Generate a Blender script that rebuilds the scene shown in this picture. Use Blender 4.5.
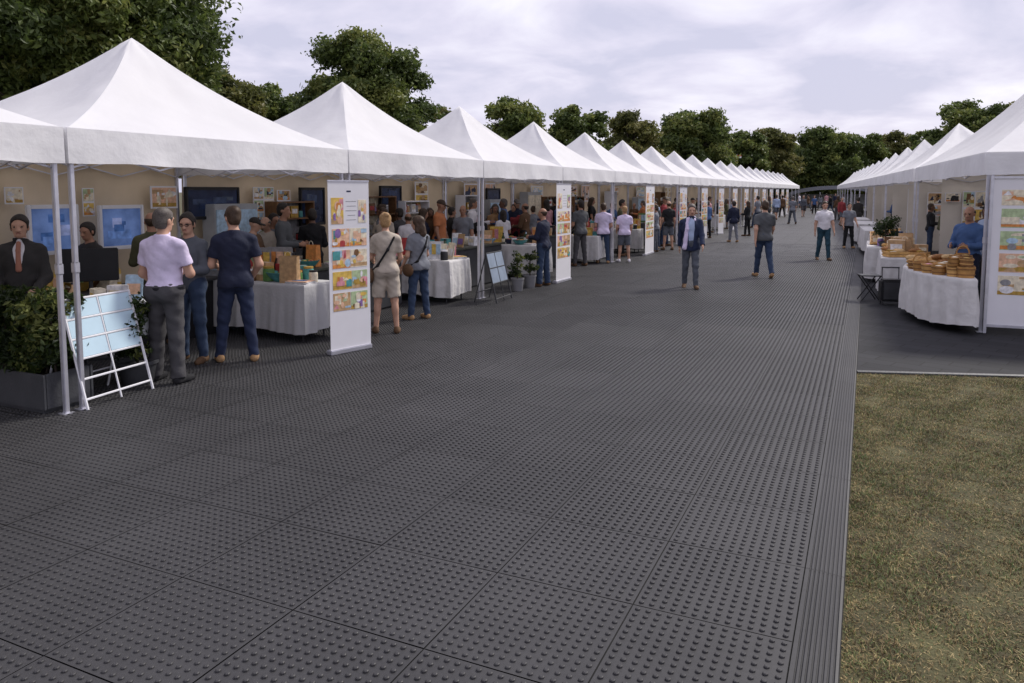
import bpy, bmesh, math, random
import numpy as np
from mathutils import Vector, Matrix
R = math.radians
rng = random.Random(7)
S = bpy.context.scene
for o in list(bpy.data.objects): bpy.data.objects.remove(o)
col = S.collection

# ------------------------------------------------------------------ camera
F, H0 = 760.0, 2.05
TH, AL = math.atan(67 / F), R(24.95)
cam = bpy.data.cameras.new('camera'); co = bpy.data.objects.new('camera', cam); col.objects.link(co)
co.location = (0, 0, H0); co.rotation_euler = (math.pi / 2 - TH, 0, AL)
cam.sensor_width = 36; cam.lens = 36 * F / 1024
cam.shift_y = -(341.5 - 258) / 1024
cam.clip_start = .05; cam.clip_end = 3000
S.camera = co
# ------------------------------------------------------------------ world, sun, exposure
SUN_EL, SUN_AZ = R(46), R(30)          # azimuth from +Y (along the aisle) towards +X
w = bpy.data.worlds.new('World'); S.world = w; w.use_nodes = True
nt = w.node_tree; nt.nodes.clear(); N, L = nt.nodes.new, nt.links.new
out = N('ShaderNodeOutputWorld'); bg = N('ShaderNodeBackground'); L(bg.outputs[0], out.inputs[0])
sky = N('ShaderNodeTexSky'); sky.sky_type = 'NISHITA'; sky.sun_disc = False
sky.sun_elevation = SUN_EL; sky.sun_rotation = SUN_AZ; sky.air_density = 1.2; sky.dust_density = 2
tc = N('ShaderNodeTexCoord'); sep = N('ShaderNodeSeparateXYZ'); L(tc.outputs['Generated'], sep.inputs[0])
mz = N('ShaderNodeMath'); mz.operation = 'MAXIMUM'; L(sep.outputs[2], mz.inputs[0]); mz.inputs[1].default_value = 0
az = N('ShaderNodeMath'); az.operation = 'ADD'; L(mz.outputs[0], az.inputs[0]); az.inputs[1].default_value = .22
dx = N('ShaderNodeMath'); dx.operation = 'DIVIDE'; L(sep.outputs[0], dx.inputs[0]); L(az.outputs[0], dx.inputs[1])
dy = N('ShaderNodeMath'); dy.operation = 'DIVIDE'; L(sep.outputs[1], dy.inputs[0]); L(az.outputs[0], dy.inputs[1])
cmb = N('ShaderNodeCombineXYZ'); L(dx.outputs[0], cmb.inputs[0]); L(dy.outputs[0], cmb.inputs[1])
n1 = N('ShaderNodeTexNoise'); n1.inputs['Scale'].default_value = 1.9; n1.inputs['Detail'].default_value = 8
n1.inputs['Roughness'].default_value = .52; n1.inputs['Distortion'].default_value = .35; L(cmb.outputs[0], n1.inputs[0])
r1 = N('ShaderNodeValToRGB'); L(n1.outputs[0], r1.inputs[0])
e = r1.color_ramp.elements
e[0].position = .40; e[0].color = (5.55, 5.5, 6.95, 1)
e[1].position = .66; e[1].color = (8.6, 8.4, 9.3, 1)
m_ = e.new(.5); m_.color = (6.75, 6.5, 7.85, 1)
mx = N('ShaderNodeMix'); mx.data_type = 'RGBA'; mx.inputs[0].default_value = .93
L(sky.outputs[0], mx.inputs[6]); L(r1.outputs[0], mx.inputs[7]); L(mx.outputs[2], bg.inputs[0])
bg.inputs[1].default_value = .1
sl = bpy.data.lights.new('sun', 'SUN'); sl.energy = 2.8; sl.angle = R(9); sl.color = (1, .95, .88)
so = bpy.data.objects.new('sun', sl); col.objects.link(so)
sd = Vector((math.sin(SUN_AZ) * math.cos(SUN_EL), math.cos(SUN_AZ) * math.cos(SUN_EL), math.sin(SUN_EL)))
so.rotation_euler = (-sd).to_track_quat('-Z', 'Y').to_euler(); so.location = sd * 60
S.view_settings.view_transform = 'Standard'; S.view_settings.look = 'None'
S.view_settings.exposure = .26; S.view_settings.gamma = 1
S.render.engine = 'CYCLES'
S.cycles.max_bounces = 6; S.cycles.transparent_max_bounces = 6
try: S.cycles.use_denoising = True
except Exception: pass

# ------------------------------------------------------------------ pixel -> world helpers (to read positions off the photograph)
_a = math.pi / 2 - TH
_M = Matrix.Rotation(AL, 3, 'Z') @ Matrix.Rotation(_a, 3, 'X')
def ray(px, py): return _M @ Vector(((px - 512) / F, (258 - py) / F, -1))
def P(px, py, z=0):
    d = ray(px, py); t = (z - H0) / d.z; return Vector((d.x * t, d.y * t, z))
def PX(px, py, X):
    d = ray(px, py); t = X / d.x; return Vector((X, d.y * t, H0 + d.z * t))
def PY(px, py, Y):
    d = ray(px, py); t = Y / d.y; return Vector((d.x * t, Y, H0 + d.z * t))
def PZ(px, Z):
    d = ray(px, 191); k = Z / ((_M.inverted() @ d).z * -1); return Vector((d.x * k, d.y * k, 0))
def depth(v): return -(_M.inverted() @ (Vector((v[0], v[1], v[2] if len(v) > 2 else 0)) - Vector((0, 0, H0)))).z

# ------------------------------------------------------------------ materials
MATS = {}
def mat(name, c, rough=.7, metal=0, var=.12, vs=6, bump=0, bs=40, trans=0, emit=0, spec=.4, c2=None, stretch=None):
    if name in MATS: return MATS[name]
    m = bpy.data.materials.new(name); m.use_nodes = True
    t = m.node_tree; b = t.nodes['Principled BSDF']; n, l = t.nodes.new, t.links.new
    b.inputs['Roughness'].default_value = rough; b.inputs['Metallic'].default_value = metal
    b.inputs['Specular IOR Level'].default_value = spec
    tcn = n('ShaderNodeTexCoord'); src = tcn.outputs['Object']
    if stretch:
        mp = n('ShaderNodeMapping'); mp.inputs['Scale'].default_value = stretch; l(src, mp.inputs[0]); src = mp.outputs[0]
    nz = n('ShaderNodeTexNoise'); nz.inputs['Scale'].default_value = vs; nz.inputs['Detail'].default_value = 5; l(src, nz.inputs[0])
    rp = n('ShaderNodeValToRGB'); l(nz.outputs[0], rp.inputs[0])
    a = rp.color_ramp.elements; a[0].position = .3; a[1].position = .7
    c2 = c2 or tuple(min(1, x * (1 + var)) for x in c)
    a[0].color = (*[x * (1 - var) for x in c], 1); a[1].color = (*c2, 1)
    l(rp.outputs[0], b.inputs['Base Color'])
    if bump:
        bn = n('ShaderNodeTexNoise'); bn.inputs['Scale'].default_value = bs; bn.inputs['Detail'].default_value = 4; l(src, bn.inputs[0])
        bp = n('ShaderNodeBump'); bp.inputs['Strength'].default_value = bump; bp.inputs['Distance'].default_value = .02
        l(bn.outputs[0], bp.inputs['Height']); l(bp.outputs[0], b.inputs['Normal'])
    if emit:
        l(rp.outputs[0], b.inputs['Emission Color']); b.inputs['Emission Strength'].default_value = emit
    if trans:
        tr = n('ShaderNodeBsdfTranslucent'); l(rp.outputs[0], tr.inputs[0])
        ms = n('ShaderNodeMixShader'); ms.inputs[0].default_value = trans
        o_ = t.nodes['Material Output']; l(b.outputs[0], ms.inputs[1]); l(tr.outputs[0], ms.inputs[2]); l(ms.outputs[0], o_.inputs[0])
    MATS[name] = m; return m
CANVAS = mat('white_canvas', (.82, .815, .83), .75, var=.035, vs=1.5, bump=.7, bs=2.6, trans=.3)
VAL = mat('white_valance', (.80, .795, .81), .75, var=.05, vs=2.5, bump=.9, bs=4, trans=.18)
BACK = mat('beige_canvas', (.64, .52, .36), .85, var=.16, vs=1.3, bump=.5, bs=3, trans=.06)
BACKW = mat('pale_canvas', (.62, .57, .50), .85, var=.08, vs=1.3, bump=.5, bs=3, trans=.06)
ALU = mat('aluminium', (.62, .62, .68), .35, .7, var=.1, vs=9)
CLOTH = mat('table_cloth', (.50, .495, .50), .85, var=.06, vs=5, bump=.3, bs=25)
CLOTHW = mat('white_table_cloth', (.62, .605, .595), .85, var=.09, vs=5, bump=1.0, bs=7)
WHITE = mat('white_plastic', (.74, .74, .77), .45, var=.04)
PALEBLUE = mat('pale_blue_board', (.50, .66, .76), .35, var=.06, vs=3)
BLACK = mat('black_plastic', (.012, .012, .014), .45, var=.3)
DARK = mat('dark_grey', (.035, .036, .04), .6, var=.25)
GREYP = mat('grey_planter', (.052, .054, .060), .55, var=.2, vs=4, bump=.2)
GREYL = mat('light_grey', (.36, .37, .38), .5, var=.1)
PAL = {
 'orange': (.62, .24, .06), 'yellow': (.68, .46, .10), 'mustard': (.42, .26, .05), 'pink': (.62, .26, .30), 'red': (.42, .05, .05),
 'teal': (.08, .30, .30), 'green': (.10, .22, .06), 'pale green': (.42, .52, .30), 'cream': (.74, .66, .50), 'tan': (.48, .31, .16),
 'brown': (.17, .085, .035), 'blue': (.07, .16, .38), 'pale blue': (.40, .55, .68), 'purple': (.24, .14, .36), 'grey': (.26, .26, .27),
 'white': (.74, .73, .74), 'black': (.015, .015, .017), 'peach': (.72, .45, .30), 'navy': (.02, .03, .075), 'dark green': (.035, .07, .03)}
def pal(n): return mat('paint_' + n.replace(' ', '_'), PAL[n], .5, var=.26, vs=17)
def leafmat(name, c, c2):
    return mat(name, c, .5, var=.3, vs=1.2, trans=.38, c2=c2, spec=.35)

# ------------------------------------------------------------------ mesh helpers
def newmesh(name, verts, faces, mats, idx=None, smooth=False):
    me = bpy.data.meshes.new(name)
    V = np.asarray(verts, dtype=np.float32).reshape(-1, 3)
    if isinstance(faces, np.ndarray):
        k = faces.shape[1]; nf = len(faces)
        me.vertices.add(len(V)); me.vertices.foreach_set('co', V.ravel())
        me.loops.add(nf * k); me.loops.foreach_set('vertex_index', faces.ravel().astype(np.int32))
        me.polygons.add(nf); me.polygons.foreach_set('loop_start', np.arange(0, nf * k, k, dtype=np.int32))
        me.polygons.foreach_set('loop_total', np.full(nf, k, np.int32))
    else:
        me.from_pydata(V.tolist(), [], faces)
    for m in (mats if isinstance(mats, (list, tuple)) else [mats]): me.materials.append(m)
    if idx is not None: me.polygons.foreach_set('material_index', np.asarray(idx, dtype=np.int32))
    me.polygons.foreach_set('use_smooth', np.full(len(me.polygons), smooth, dtype=bool))
    me.update(calc_edges=True); me.validate()
    return me
def link(name, me, parent=None, loc=None, rz=0):
    o = bpy.data.objects.new(name, me); col.objects.link(o)
    if parent: o.parent = parent
    if loc is not None: o.location = loc
    if rz: o.rotation_euler = (0, 0, rz)
    return o
def tag(o, label=None, cat=None, group=None, kind=None):
    if label: o['label'] = label
    if cat: o['category'] = cat
    if group: o['group'] = group
    if kind: o['kind'] = kind
    return o
def empty(name, loc, rz=0, label=None, cat=None, group=None):
    o = link(name, None, None, loc, rz); o.empty_display_size = .1
    return tag(o, label, cat, group)
def copy_tree(o, parent=None):
    c = o.copy(); col.objects.link(c)
    if parent: c.parent = parent
    for ch in list(o.children): copy_tree(ch, c)
    return c
class MB:
    """collects boxes, bars, lathes and prisms; build() links them as ONE mesh object"""
    def __init__(s): s.v, s.f, s.i, s.m = [], [], [], []
    def mi(s, m):
        if m not in s.m: s.m.append(m)
        return s.m.index(m)
    def add(s, vs, fs, m):
        k = len(s.v); s.v += [tuple(v) for v in vs]; s.f += [[a + k for a in f] for f in fs]; s.i += [s.mi(m)] * len(fs)
    def box(s, c, d, m, rz=0, bev=0):
        x, y, z = d[0] / 2, d[1] / 2, d[2] / 2; b = min(bev, x * .9, y * .9, z * .9)
        if b <= 0:
            vs = [(a * x, q * y, r * z) for a in (-1, 1) for q in (-1, 1) for r in (-1, 1)]
            fs = [(0, 1, 3, 2), (4, 6, 7, 5), (0, 4, 5, 1), (2, 3, 7, 6), (0, 2, 6, 4), (1, 5, 7, 3)]
        else:
            bm = bmesh.new(); bmesh.ops.create_cube(bm, size=1)
            for v in bm.verts: v.co = Vector((v.co.x * 2 * x, v.co.y * 2 * y, v.co.z * 2 * z))
            bmesh.ops.bevel(bm, geom=bm.edges[:], offset=b, segments=2, affect='EDGES')
            bm.verts.index_update(); vs = [tuple(v.co) for v in bm.verts]; fs = [[v.index for v in f.verts] for f in bm.faces]; bm.free()
        ca, sa = math.cos(rz), math.sin(rz)
        s.add([(c[0] + p[0] * ca - p[1] * sa, c[1] + p[0] * sa + p[1] * ca, c[2] + p[2]) for p in vs], fs, m); return s
    def bar(s, a, b, r, m, n=8, r2=None, cap=True):
        a, b = Vector(a), Vector(b); d = (b - a).normalized(); r2 = r if r2 is None else r2
        u = d.cross(Vector((0, 0, 1)) if abs(d.z) < .9 else Vector((1, 0, 0))).normalized(); q = d.cross(u)
        vs = []
        for c, rr in ((a, r), (b, r2)):
            for k in range(n):
                t = 2 * math.pi * (k + .5) / n; vs.append(c + (u * math.cos(t) + q * math.sin(t)) * rr)
        fs = [(k, (k + 1) % n, n + (k + 1) % n, n + k) for k in range(n)]
        if cap: fs += [list(range(n))[::-1], list(range(n, 2 * n))]
        s.add(vs, fs, m); return s
    def lathe(s, c, prof, m, n=20):
        vs = [(c[0] + r * math.cos(2 * math.pi * k / n), c[1] + r * math.sin(2 * math.pi * k / n), c[2] + z) for r, z in prof for k in range(n)]
        fs = [(j * n + k, j * n + (k + 1) % n, (j + 1) * n + (k + 1) % n, (j + 1) * n + k) for j in range(len(prof) - 1) for k in range(n)]
        fs += [list(range(n))[::-1], list(range((len(prof) - 1) * n, len(prof) * n))]
        s.add(vs, fs, m); return s
    def poly(s, pts, m): s.add(pts, [list(range(len(pts)))], m); return s
    def build(s, name, parent=None, loc=None, rz=0, smooth=False):
        me = newmesh(name, s.v, s.f, s.m, s.i, smooth)
        if smooth:
            try: me.set_sharp_from_angle(angle=R(40))
            except Exception: pass
        return link(name, me, parent, loc, rz)

# ------------------------------------------------------------------ ground
GRASSG = mat('dry_turf', (.085, .075, .034), .95, var=.45, vs=3, bump=.6, bs=60, c2=(.10, .095, .04))
gz = -.035
g = newmesh('ground', [(-900, -900, gz), (900, -900, gz), (900, 900, gz), (-900, 900, gz)], [(0, 1, 2, 3)], GRASSG)
tag(link('ground', g), kind='structure')

def rubber(name, far):
    m = bpy.data.materials.new(name); m.use_nodes = True; t = m.node_tree; n, l = t.nodes.new, t.links.new
    b = t.nodes['Principled BSDF']; b.inputs['Roughness'].default_value = .5; b.inputs['Specular IOR Level'].default_value = .42
    ge = n('ShaderNodeNewGeometry'); se = n('ShaderNodeSeparateXYZ'); l(ge.outputs['Position'], se.inputs[0])
    def ma(op, a, bb):
        q = n('ShaderNodeMath'); q.operation = op
        for i, x in enumerate((a, bb)):
            if x is None: continue
            if isinstance(x, (int, float)): q.inputs[i].default_value = x
            else: l(x, q.inputs[i])
        return q.outputs[0]
    fx = ma('FLOOR', ma('DIVIDE', ma('ADD', se.outputs[0], .23 + 750), .75), None)
    fy = ma('FLOOR', ma('DIVIDE', ma('ADD', se.outputs[1], -2.78 + 755), .755), None)
    cm = n('ShaderNodeCombineXYZ'); l(fx, cm.inputs[0]); l(fy, cm.inputs[1])
    wn = n('ShaderNodeTexWhiteNoise'); l(cm.outputs[0], wn.inputs[0])
    nz = n('ShaderNodeTexNoise'); nz.inputs['Scale'].default_value = 1.1; nz.inputs['Detail'].default_value = 8; nz.inputs['Roughness'].default_value = .65; l(ge.outputs['Position'], nz.inputs[0])
    n3 = n('ShaderNodeTexNoise'); n3.inputs['Scale'].default_value = 38; n3.inputs['Detail'].default_value = 3; l(ge.outputs['Position'], n3.inputs[0])
    n4 = n('ShaderNodeTexNoise'); n4.inputs['Scale'].default_value = .33; n4.inputs['Detail'].default_value = 4; l(ge.outputs['Position'], n4.inputs[0])
    v = ma('ADD', ma('ADD', ma('MULTIPLY', wn.outputs[0], .13), ma('MULTIPLY', nz.outputs[0], .75)), ma('ADD', ma('MULTIPLY', ma('SUBTRACT', n3.outputs[0], .5), .35), ma('MULTIPLY', ma('SUBTRACT', n4.outputs[0], .5), .7)))
    rp = n('ShaderNodeValToRGB'); l(v, rp.inputs[0]); a = rp.color_ramp.elements
    a[0].position = .3; a[0].color = (.026, .0255, .0268, 1); a[1].position = .85; a[1].color = (.056, .055, .0575, 1)
    l(rp.outputs[0], b.inputs['Base Color'])
    rr = ma('ADD', ma('MULTIPLY', nz.outputs[0], .25), .44); l(rr, b.inputs['Roughness'])
    if far:
        ux = ma('SUBTRACT', ma('FRACT', ma('DIVIDE', ma('ADD', se.outputs[0], .23 + 750), .05), None), .5)
        uy = ma('SUBTRACT', ma('FRACT', ma('DIVIDE', ma('ADD', se.outputs[1], -2.78 + 755), .05033), None), .5)
        d = ma('SQRT', ma('ADD', ma('MULTIPLY', ux, ux), ma('MULTIPLY', uy, uy)), None)
        hgt = ma('LESS_THAN', d, .28)
        bp = n('ShaderNodeBump'); bp.inputs['Strength'].default_value = .5; bp.inputs['Distance'].default_value = .006
        l(hgt, bp.inputs['Height']); l(bp.outputs[0], b.inputs['Normal'])
    return m
RUB, RUBF = rubber('rubber_mat', False), rubber('rubber_mat_distant', True)
SEAM = mat('mat_seam', (.012, .012, .013), .9)
MX1, PW, PL, Y00 = -.23, .75, .755, 2.78
YEND = 100
def build_mat():
    v, f, mi = [], [], []
    pr_ = random.Random(21)
    def quad(a, b, c, d, z, m):
        k = len(v); q = (lambda: z + pr_.uniform(-.0012, .0008)) if m != 2 else (lambda: z); v.extend([(a, c, q()), (b, c, q()), (b, d, q()), (a, d, q())]); f.append((k, k + 1, k + 2, k + 3)); mi.append(m)
    quad(-15.5, MX1, -4, YEND, -.009, 2)
    gp = .0035; studs = []
    for i in range(0, 20):
        x1 = MX1 - i * PW; x0 = x1 - PW
        for j in range(-8, 128):
            y0 = Y00 + j * PL; y1 = y0 + PL
            if y1 > YEND: break
            near = y1 < 32 and x0 > -8.5
            if near:
                zz = [depth((x, y, 0)) for x in (x0, x1) for y in (y0, y1)]
                px = [512 + F * (_M.inverted() @ (Vector((x, y, 0)) - Vector((0, 0, H0)))).x / max(.3, depth((x, y, 0))) for x in (x0, x1) for y in (y0, y1)]
                near = max(zz) > 2.2 and max(px) > -250 and min(px) < 1100 and min(zz) < 30
            quad(x0 + gp, x1 - gp, y0 + gp, y1 - gp, 0, 0 if near else 1)
            if near: studs.append((x0, y0, min(zz)))
    V, Fc = [np.array(v, np.float32)], [np.array(f, np.int64)]; M = [np.array(mi)]; base = len(v)
    n = 8
    ang = 2 * np.pi * (np.arange(n) + .5) / n
    rings = [(.0142, -.003), (.0122, .006), (.008, .0085)]
    tv = np.array([(r * math.cos(t), r * math.sin(t) , z) for r, z in rings for t in ang], np.float32)
    tf = [(q * n + k, q * n + (k + 1) % n, (q + 1) * n + (k + 1) % n, (q + 1) * n + k) for q in range(2) for k in range(n)]
    tf += [(2 * n, 2 * n + 1, 2 * n + 2, 2 * n + 3), (2 * n, 2 * n + 3, 2 * n + 4, 2 * n + 7), (2 * n + 4, 2 * n + 5, 2 * n + 6, 2 * n + 7)]
    tf = np.array(tf, np.int64)
    off = (np.arange(14) + .5) * (PW - .016) / 14 + .008
    oy = (np.arange(14) + .5) * (PL - .016) / 14 + .008
    gx, gy = np.meshgrid(off, oy); gx, gy = gx.ravel(), gy.ravel()
    lowv = np.array([(sx * rr, sy * rr, z) for rr, z in ((.0135, -.003), (.0105, .0085)) for sx, sy in ((-1, -1), (1, -1), (1, 1), (-1, 1))], np.float32)
    lowf = np.array([(0, 1, 5, 4), (1, 2, 6, 5), (2, 3, 7, 6), (3, 0, 4, 7), (4, 5, 6, 7)], np.int64)
    cl = np.array([(x + a, y + b, 0) for x, y, z_ in studs if z_ > 11 for a, b in zip(gx, gy)], np.float32)
    zs = np.array([max(.12, 1 - (z_ - 11) / 17) for x, y, z_ in studs if z_ > 11 for a in gx])
    lv = cl[:, None, :] + lowv[None]; lv[:, 4:, 2] *= zs[:, None]; lv = lv.reshape(-1, 3); lf = (lowf[None] + (np.arange(len(cl)) * 8)[:, None, None] + base).reshape(-1, 4)
    V.append(lv); Fc.append(lf); M.append(np.zeros(len(lf), int)); base += len(lv)
    c = np.array([(x + a, y + b, 0) for x, y, z_ in studs if z_ <= 11 for a, b in zip(gx, gy)], np.float32)
    sv = (c[:, None, :] + tv[None]).reshape(-1, 3)
    sf = (tf[None] + (np.arange(len(c)) * len(tv))[:, None, None] + base).reshape(-1, 4)
    V.append(sv); Fc.append(sf); M.append(np.zeros(len(sf), int))
    me = newmesh('walkway', np.concatenate(V), np.concatenate(Fc), [RUB, RUBF, SEAM], np.concatenate(M))
    tag(link('walkway', me), kind='structure')
build_mat()
# ribbed edge ramp of the mat
def build_ramp():
    prof = [(MX1 + .003, -.009), (MX1 + .003, 0)]
    x = MX1 + .012; nr = 8; step = .172 / nr
    for k in range(nr):
        zt = 0.0 - .0022 * max(0, k - 3)
        prof += [(x, zt), (x + step * .52, zt), (x + step * .55, zt - .011), (x + step * .97, zt - .011)]; x += step
    prof += [(x, -.009), (x + .012, -.012), (x + .018, -.036)]
    ys = []; y = Y00 - 6 * PL
    while y < YEND:
        ys.append((y + .002, min(YEND, y + 2 * PL) - .002)); y += 2 * PL
    v, f = [], []
    for a, b in ys:
        k = len(v); n = len(prof)
        v += [(px, a, pz) for px, pz in prof] + [(px, b, pz) for px, pz in prof]
        f += [(k + i, k + i + 1, k + n + i + 1, k + n + i) for i in range(n - 1)]
    me = newmesh('walkway_edge', v, f, RUB)
    for p in me.polygons: pass
    tag(link('walkway_edge', me), kind='structure')
build_ramp()
# flat paving under the right-hand stalls
PAVE = bpy.data.materials.new('flat_tile'); PAVE.use_nodes = True
t = PAVE.node_tree; b = t.nodes['Principled BSDF']; n, l = t.nodes.new, t.links.new
tcn = n('ShaderNodeTexCoord'); mp = n('ShaderNodeMapping'); l(tcn.outputs['Object'], mp.inputs[0]); mp.inputs['Rotation'].default_value = (0, 0, R(18))
bk = n('ShaderNodeTexBrick'); l(mp.outputs[0], bk.inputs[0]); bk.inputs['Scale'].default_value = 1
bk.inputs['Brick Width'].default_value = .5; bk.inputs['Row Height'].default_value = .25; bk.inputs['Mortar Size'].default_value = .009
bk.inputs['Color1'].default_value = (.017, .0175, .020, 1); bk.inputs['Color2'].default_value = (.027, .0275, .031, 1); bk.inputs['Mortar'].default_value = (.010, .010, .011, 1)
l(bk.outputs[0], b.inputs['Base Color']); b.inputs['Roughness'].default_value = .8; b.inputs['Specular IOR Level'].default_value = .25
A0, A1 = P(857, 370), P(1024, 374.5)
sl_ = (A1.y - A0.y) / (A1.x - A0.x)
xa = -.03
mb = MB(); pts = [(xa, A0.y), (16, A0.y + sl_ * (16 - xa)), (16, YEND), (xa, YEND)]
mb.poly([(x, y, -.006) for x, y in pts], PAVE)
mb.poly([(pts[1][0], pts[1][1], -.006), (pts[0][0], pts[0][1], -.006), (pts[0][0], pts[0][1], -.05), (pts[1][0], pts[1][1], -.05)], PAVE)
tag(mb.build('paving'), kind='structure')
mb = MB(); d_ = Vector((1, sl_, 0)).normalized(); nn = Vector((d_.y, -d_.x, 0))
pa, pb = Vector((xa, A0.y, 0)), Vector((16, A0.y + sl_ * (16 - xa), 0))
mb.add([pa + Vector((0, 0, -.001)), pb + Vector((0, 0, -.001)), pb + nn * .035 + Vector((0, 0, -.012)), pa + nn * .035 + Vector((0, 0, -.012)), pb + nn * .036 + Vector((0, 0, -.05)), pa + nn * .036 + Vector((0, 0, -.05))],
       [(0, 3, 2, 1), (3, 5, 4, 2)], GREYP)
tag(mb.build('paving_edge'), kind='structure')

# short dry grass
def build_grass():
    r = np.random.default_rng(3)
    n = 420000
    x = r.uniform(0, 1, n) ** 1.15 * 5.2 - .02; y = r.uniform(1.6, 11.2, n)
    keep = y < A0.y - .04 + sl_ * (x - xa)
    cl = np.sin(x * 5.1 + 1.3 * np.sin(y * 3.3)) * np.sin(y * 4.3 + 1.7 * np.sin(x * 2.9)) + .6 * np.sin(x * 13 + y * 9) * np.sin(y * 15 - x * 7)
    keep &= r.uniform(-1.7, 1.2, n) < cl + 1.1
    x, y, cl = x[keep], y[keep], cl[keep]; n = len(x)
    h = r.uniform(.009, .031, n) * (1 + .35 * cl); a = r.uniform(0, 2 * np.pi, n); lean = r.uniform(.2, 1.6, n)
    wd = r.uniform(.0012, .0028, n); ln = h * (.7 + lean)
    ca, sa = np.cos(a), np.sin(a)
    def pt(s, wz):   # s along the blade, wz half width
        out_ = np.empty((n, 3), np.float32)
        fwd = ln * s * s * (.4 + .5 * lean) * .6; up = h * (s - .32 * lean * s * s)
        out_[:, 0] = x + ca * fwd - sa * wz; out_[:, 1] = y + sa * fwd + ca * wz; out_[:, 2] = gz + np.maximum(up, .002); return out_
    V = np.stack([pt(0, wd), pt(0, -wd), pt(.5, -wd * .9), pt(.5, wd * .9), pt(1, -wd * .15), pt(1, wd * .15)], 1).reshape(-1, 3)
    k = np.arange(n)[:, None] * 6
    Fc = np.concatenate([k + np.array([[0, 1, 2, 3]]), k + np.array([[3, 2, 4, 5]])])
    pick = np.where(r.uniform(0, 1, n) < .42 - .22 * cl, r.choice([0, 1, 1], n), r.choice([2, 3, 4, 4], n))
    ms = [mat('straw_blade', (.42, .33, .15), .7, var=.25, trans=.2), mat('dun_blade', (.25, .18, .08), .7, var=.25, trans=.2),
          mat('olive_blade', (.135, .155, .042), .7, var=.25, trans=.2), mat('green_blade', (.085, .135, .035), .7, var=.25, trans=.2),
          mat('brown_blade', (.085, .06, .03), .8, var=.25, trans=.2)]
    me = newmesh('grass', V, Fc, ms, np.concatenate([pick, pick]))
    tag(link('grass', me), 'short dry brown and olive grass beside the ribbed mat edge', None, None, 'stuff')
build_grass()

# ------------------------------------------------------------------ marquee tents
def canopy_meshes(wy, dx_, ez, pz, vb, seed, k=1.0):
    """pyramid roof over [-dx/2,dx/2] x [-wy/2,wy/2], eaves at ez, apex pz; and its hanging valance"""
    r = random.Random(seed); hx, hy = dx_ / 2, wy / 2; nseg = 16; NT = 18
    ph = [r.uniform(0, 6.3) for _ in range(8)]
    def per(s):  # s in 0..4
        q = int(s) % 4; t_ = (s % 1) * 2 - 1
        return [(hx, t_ * hy), (-t_ * hx, hy), (-hx, -t_ * hy), (t_ * hx, -hy)][q]
    v, f = [], []; M = nseg * 4
    for j in range(NT):
        t_ = j / NT; t_ = t_ ** .92
        for i in range(M):
            s = i / nseg; x, y = per(s); u = s % 1
            g_ = .62 * t_ + .38 * t_ ** 2.4
            if t_ > .9: g_ -= (t_ - .9) ** 2 * 1.2
            z = ez + (pz - ez) * g_
            cf = (abs(u - .5) * 2) ** 3
            sag = math.sin(math.pi * u) * math.sin(math.pi * min(1, t_ * 1.15)) * .055
            wr = .010 * math.sin(9 * u + ph[0] + 5 * t_) * math.sin(6 * t_ + ph[1]) + .007 * math.sin(23 * u + ph[2] * 2 - 8 * t_) * (1 - t_)
            wr *= min(1, t_ * 7); wr += min(1, t_ * 7) * .018 * cf * (1 - t_) * math.sin(26 * t_ + ph[5] + 9 * u); wr *= 1.5; wr += .012 * math.sin(s * 5 + ph[3]) * (1 - t_) * t_ * 3
            v.append((x * (1 - t_), y * (1 - t_), z - sag + wr * (0 if u == 0 else 1)))
    v.append((0, 0, pz - .012))
    for j in range(NT - 1):
        for i in range(M): f.append((j * M + i, j * M + (i + 1) % M, (j + 1) * M + (i + 1) % M, (j + 1) * M + i))
    for i in range(M): f.append(((NT - 1) * M + i, (NT - 1) * M + (i + 1) % M, len(v) - 1))
    me = newmesh('canopy', v, f, CANVAS, smooth=True)
    bm = bmesh.new(); bm.from_mesh(me); bm.edges.ensure_lookup_table()
    for e_ in bm.edges:
        a, b_ = e_.verts[0].index, e_.verts[1].index
        if a % M == b_ % M and (a % M) % nseg == 0 and max(a, b_) < NT * M * .93: e_.smooth = False
    bm.to_mesh(me); bm.free()
    # valance
    v, f = [], []; ns = 28; M = ns * 4; lev = 5
    for j in range(lev + 1):
        q = j / lev
        for i in range(M):
            s = i / ns; x, y = per(s); u = s % 1; cx_, cy_ = per(int(s) + .5)
            nx, ny = (1 if int(s) % 4 == 0 else -1 if int(s) % 4 == 2 else 0), (1 if int(s) % 4 == 1 else -1 if int(s) % 4 == 3 else 0)
            env = math.sin(math.pi * u) ** .5 if 0 < u < 1 else 0
            o_ = env * q * (.022 * math.sin(17 * u + ph[4] + int(s)) + .010 * math.sin(41 * u + ph[5] * (int(s) + 1)) + .012)
            o_ += .006 + .004 * q
            z = ez - (ez - vb) * q + env * q * (.012 * math.sin(11 * u + ph[6]) + .006 * math.sin(33 * u + ph[7])) - .0 
            if j == 0: z += .004
            ex, ey = (nx * o_ if nx else (x / hx) * .008 * (abs(x) > hx * .99)), (ny * o_ if ny else (y / hy) * .008 * (abs(y) > hy * .99))
            v.append((x + ex, y + ey, z))
    for j in range(lev):
        for i in range(M): f.append((j * M + (i + 1) % M, j * M + i, (j + 1) * M + i, (j + 1) * M + (i + 1) % M))
    mv = newmesh('valance', v, f, VAL, smooth=True)
    bm = bmesh.new(); bm.from_mesh(mv)
    for e_ in bm.edges:
        a, b_ = e_.verts[0].index, e_.verts[1].index
        if a % M == b_ % M and (a % M) % ns == 0: e_.smooth = False
    bm.to_mesh(mv); bm.free()
    return me, mv
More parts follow.
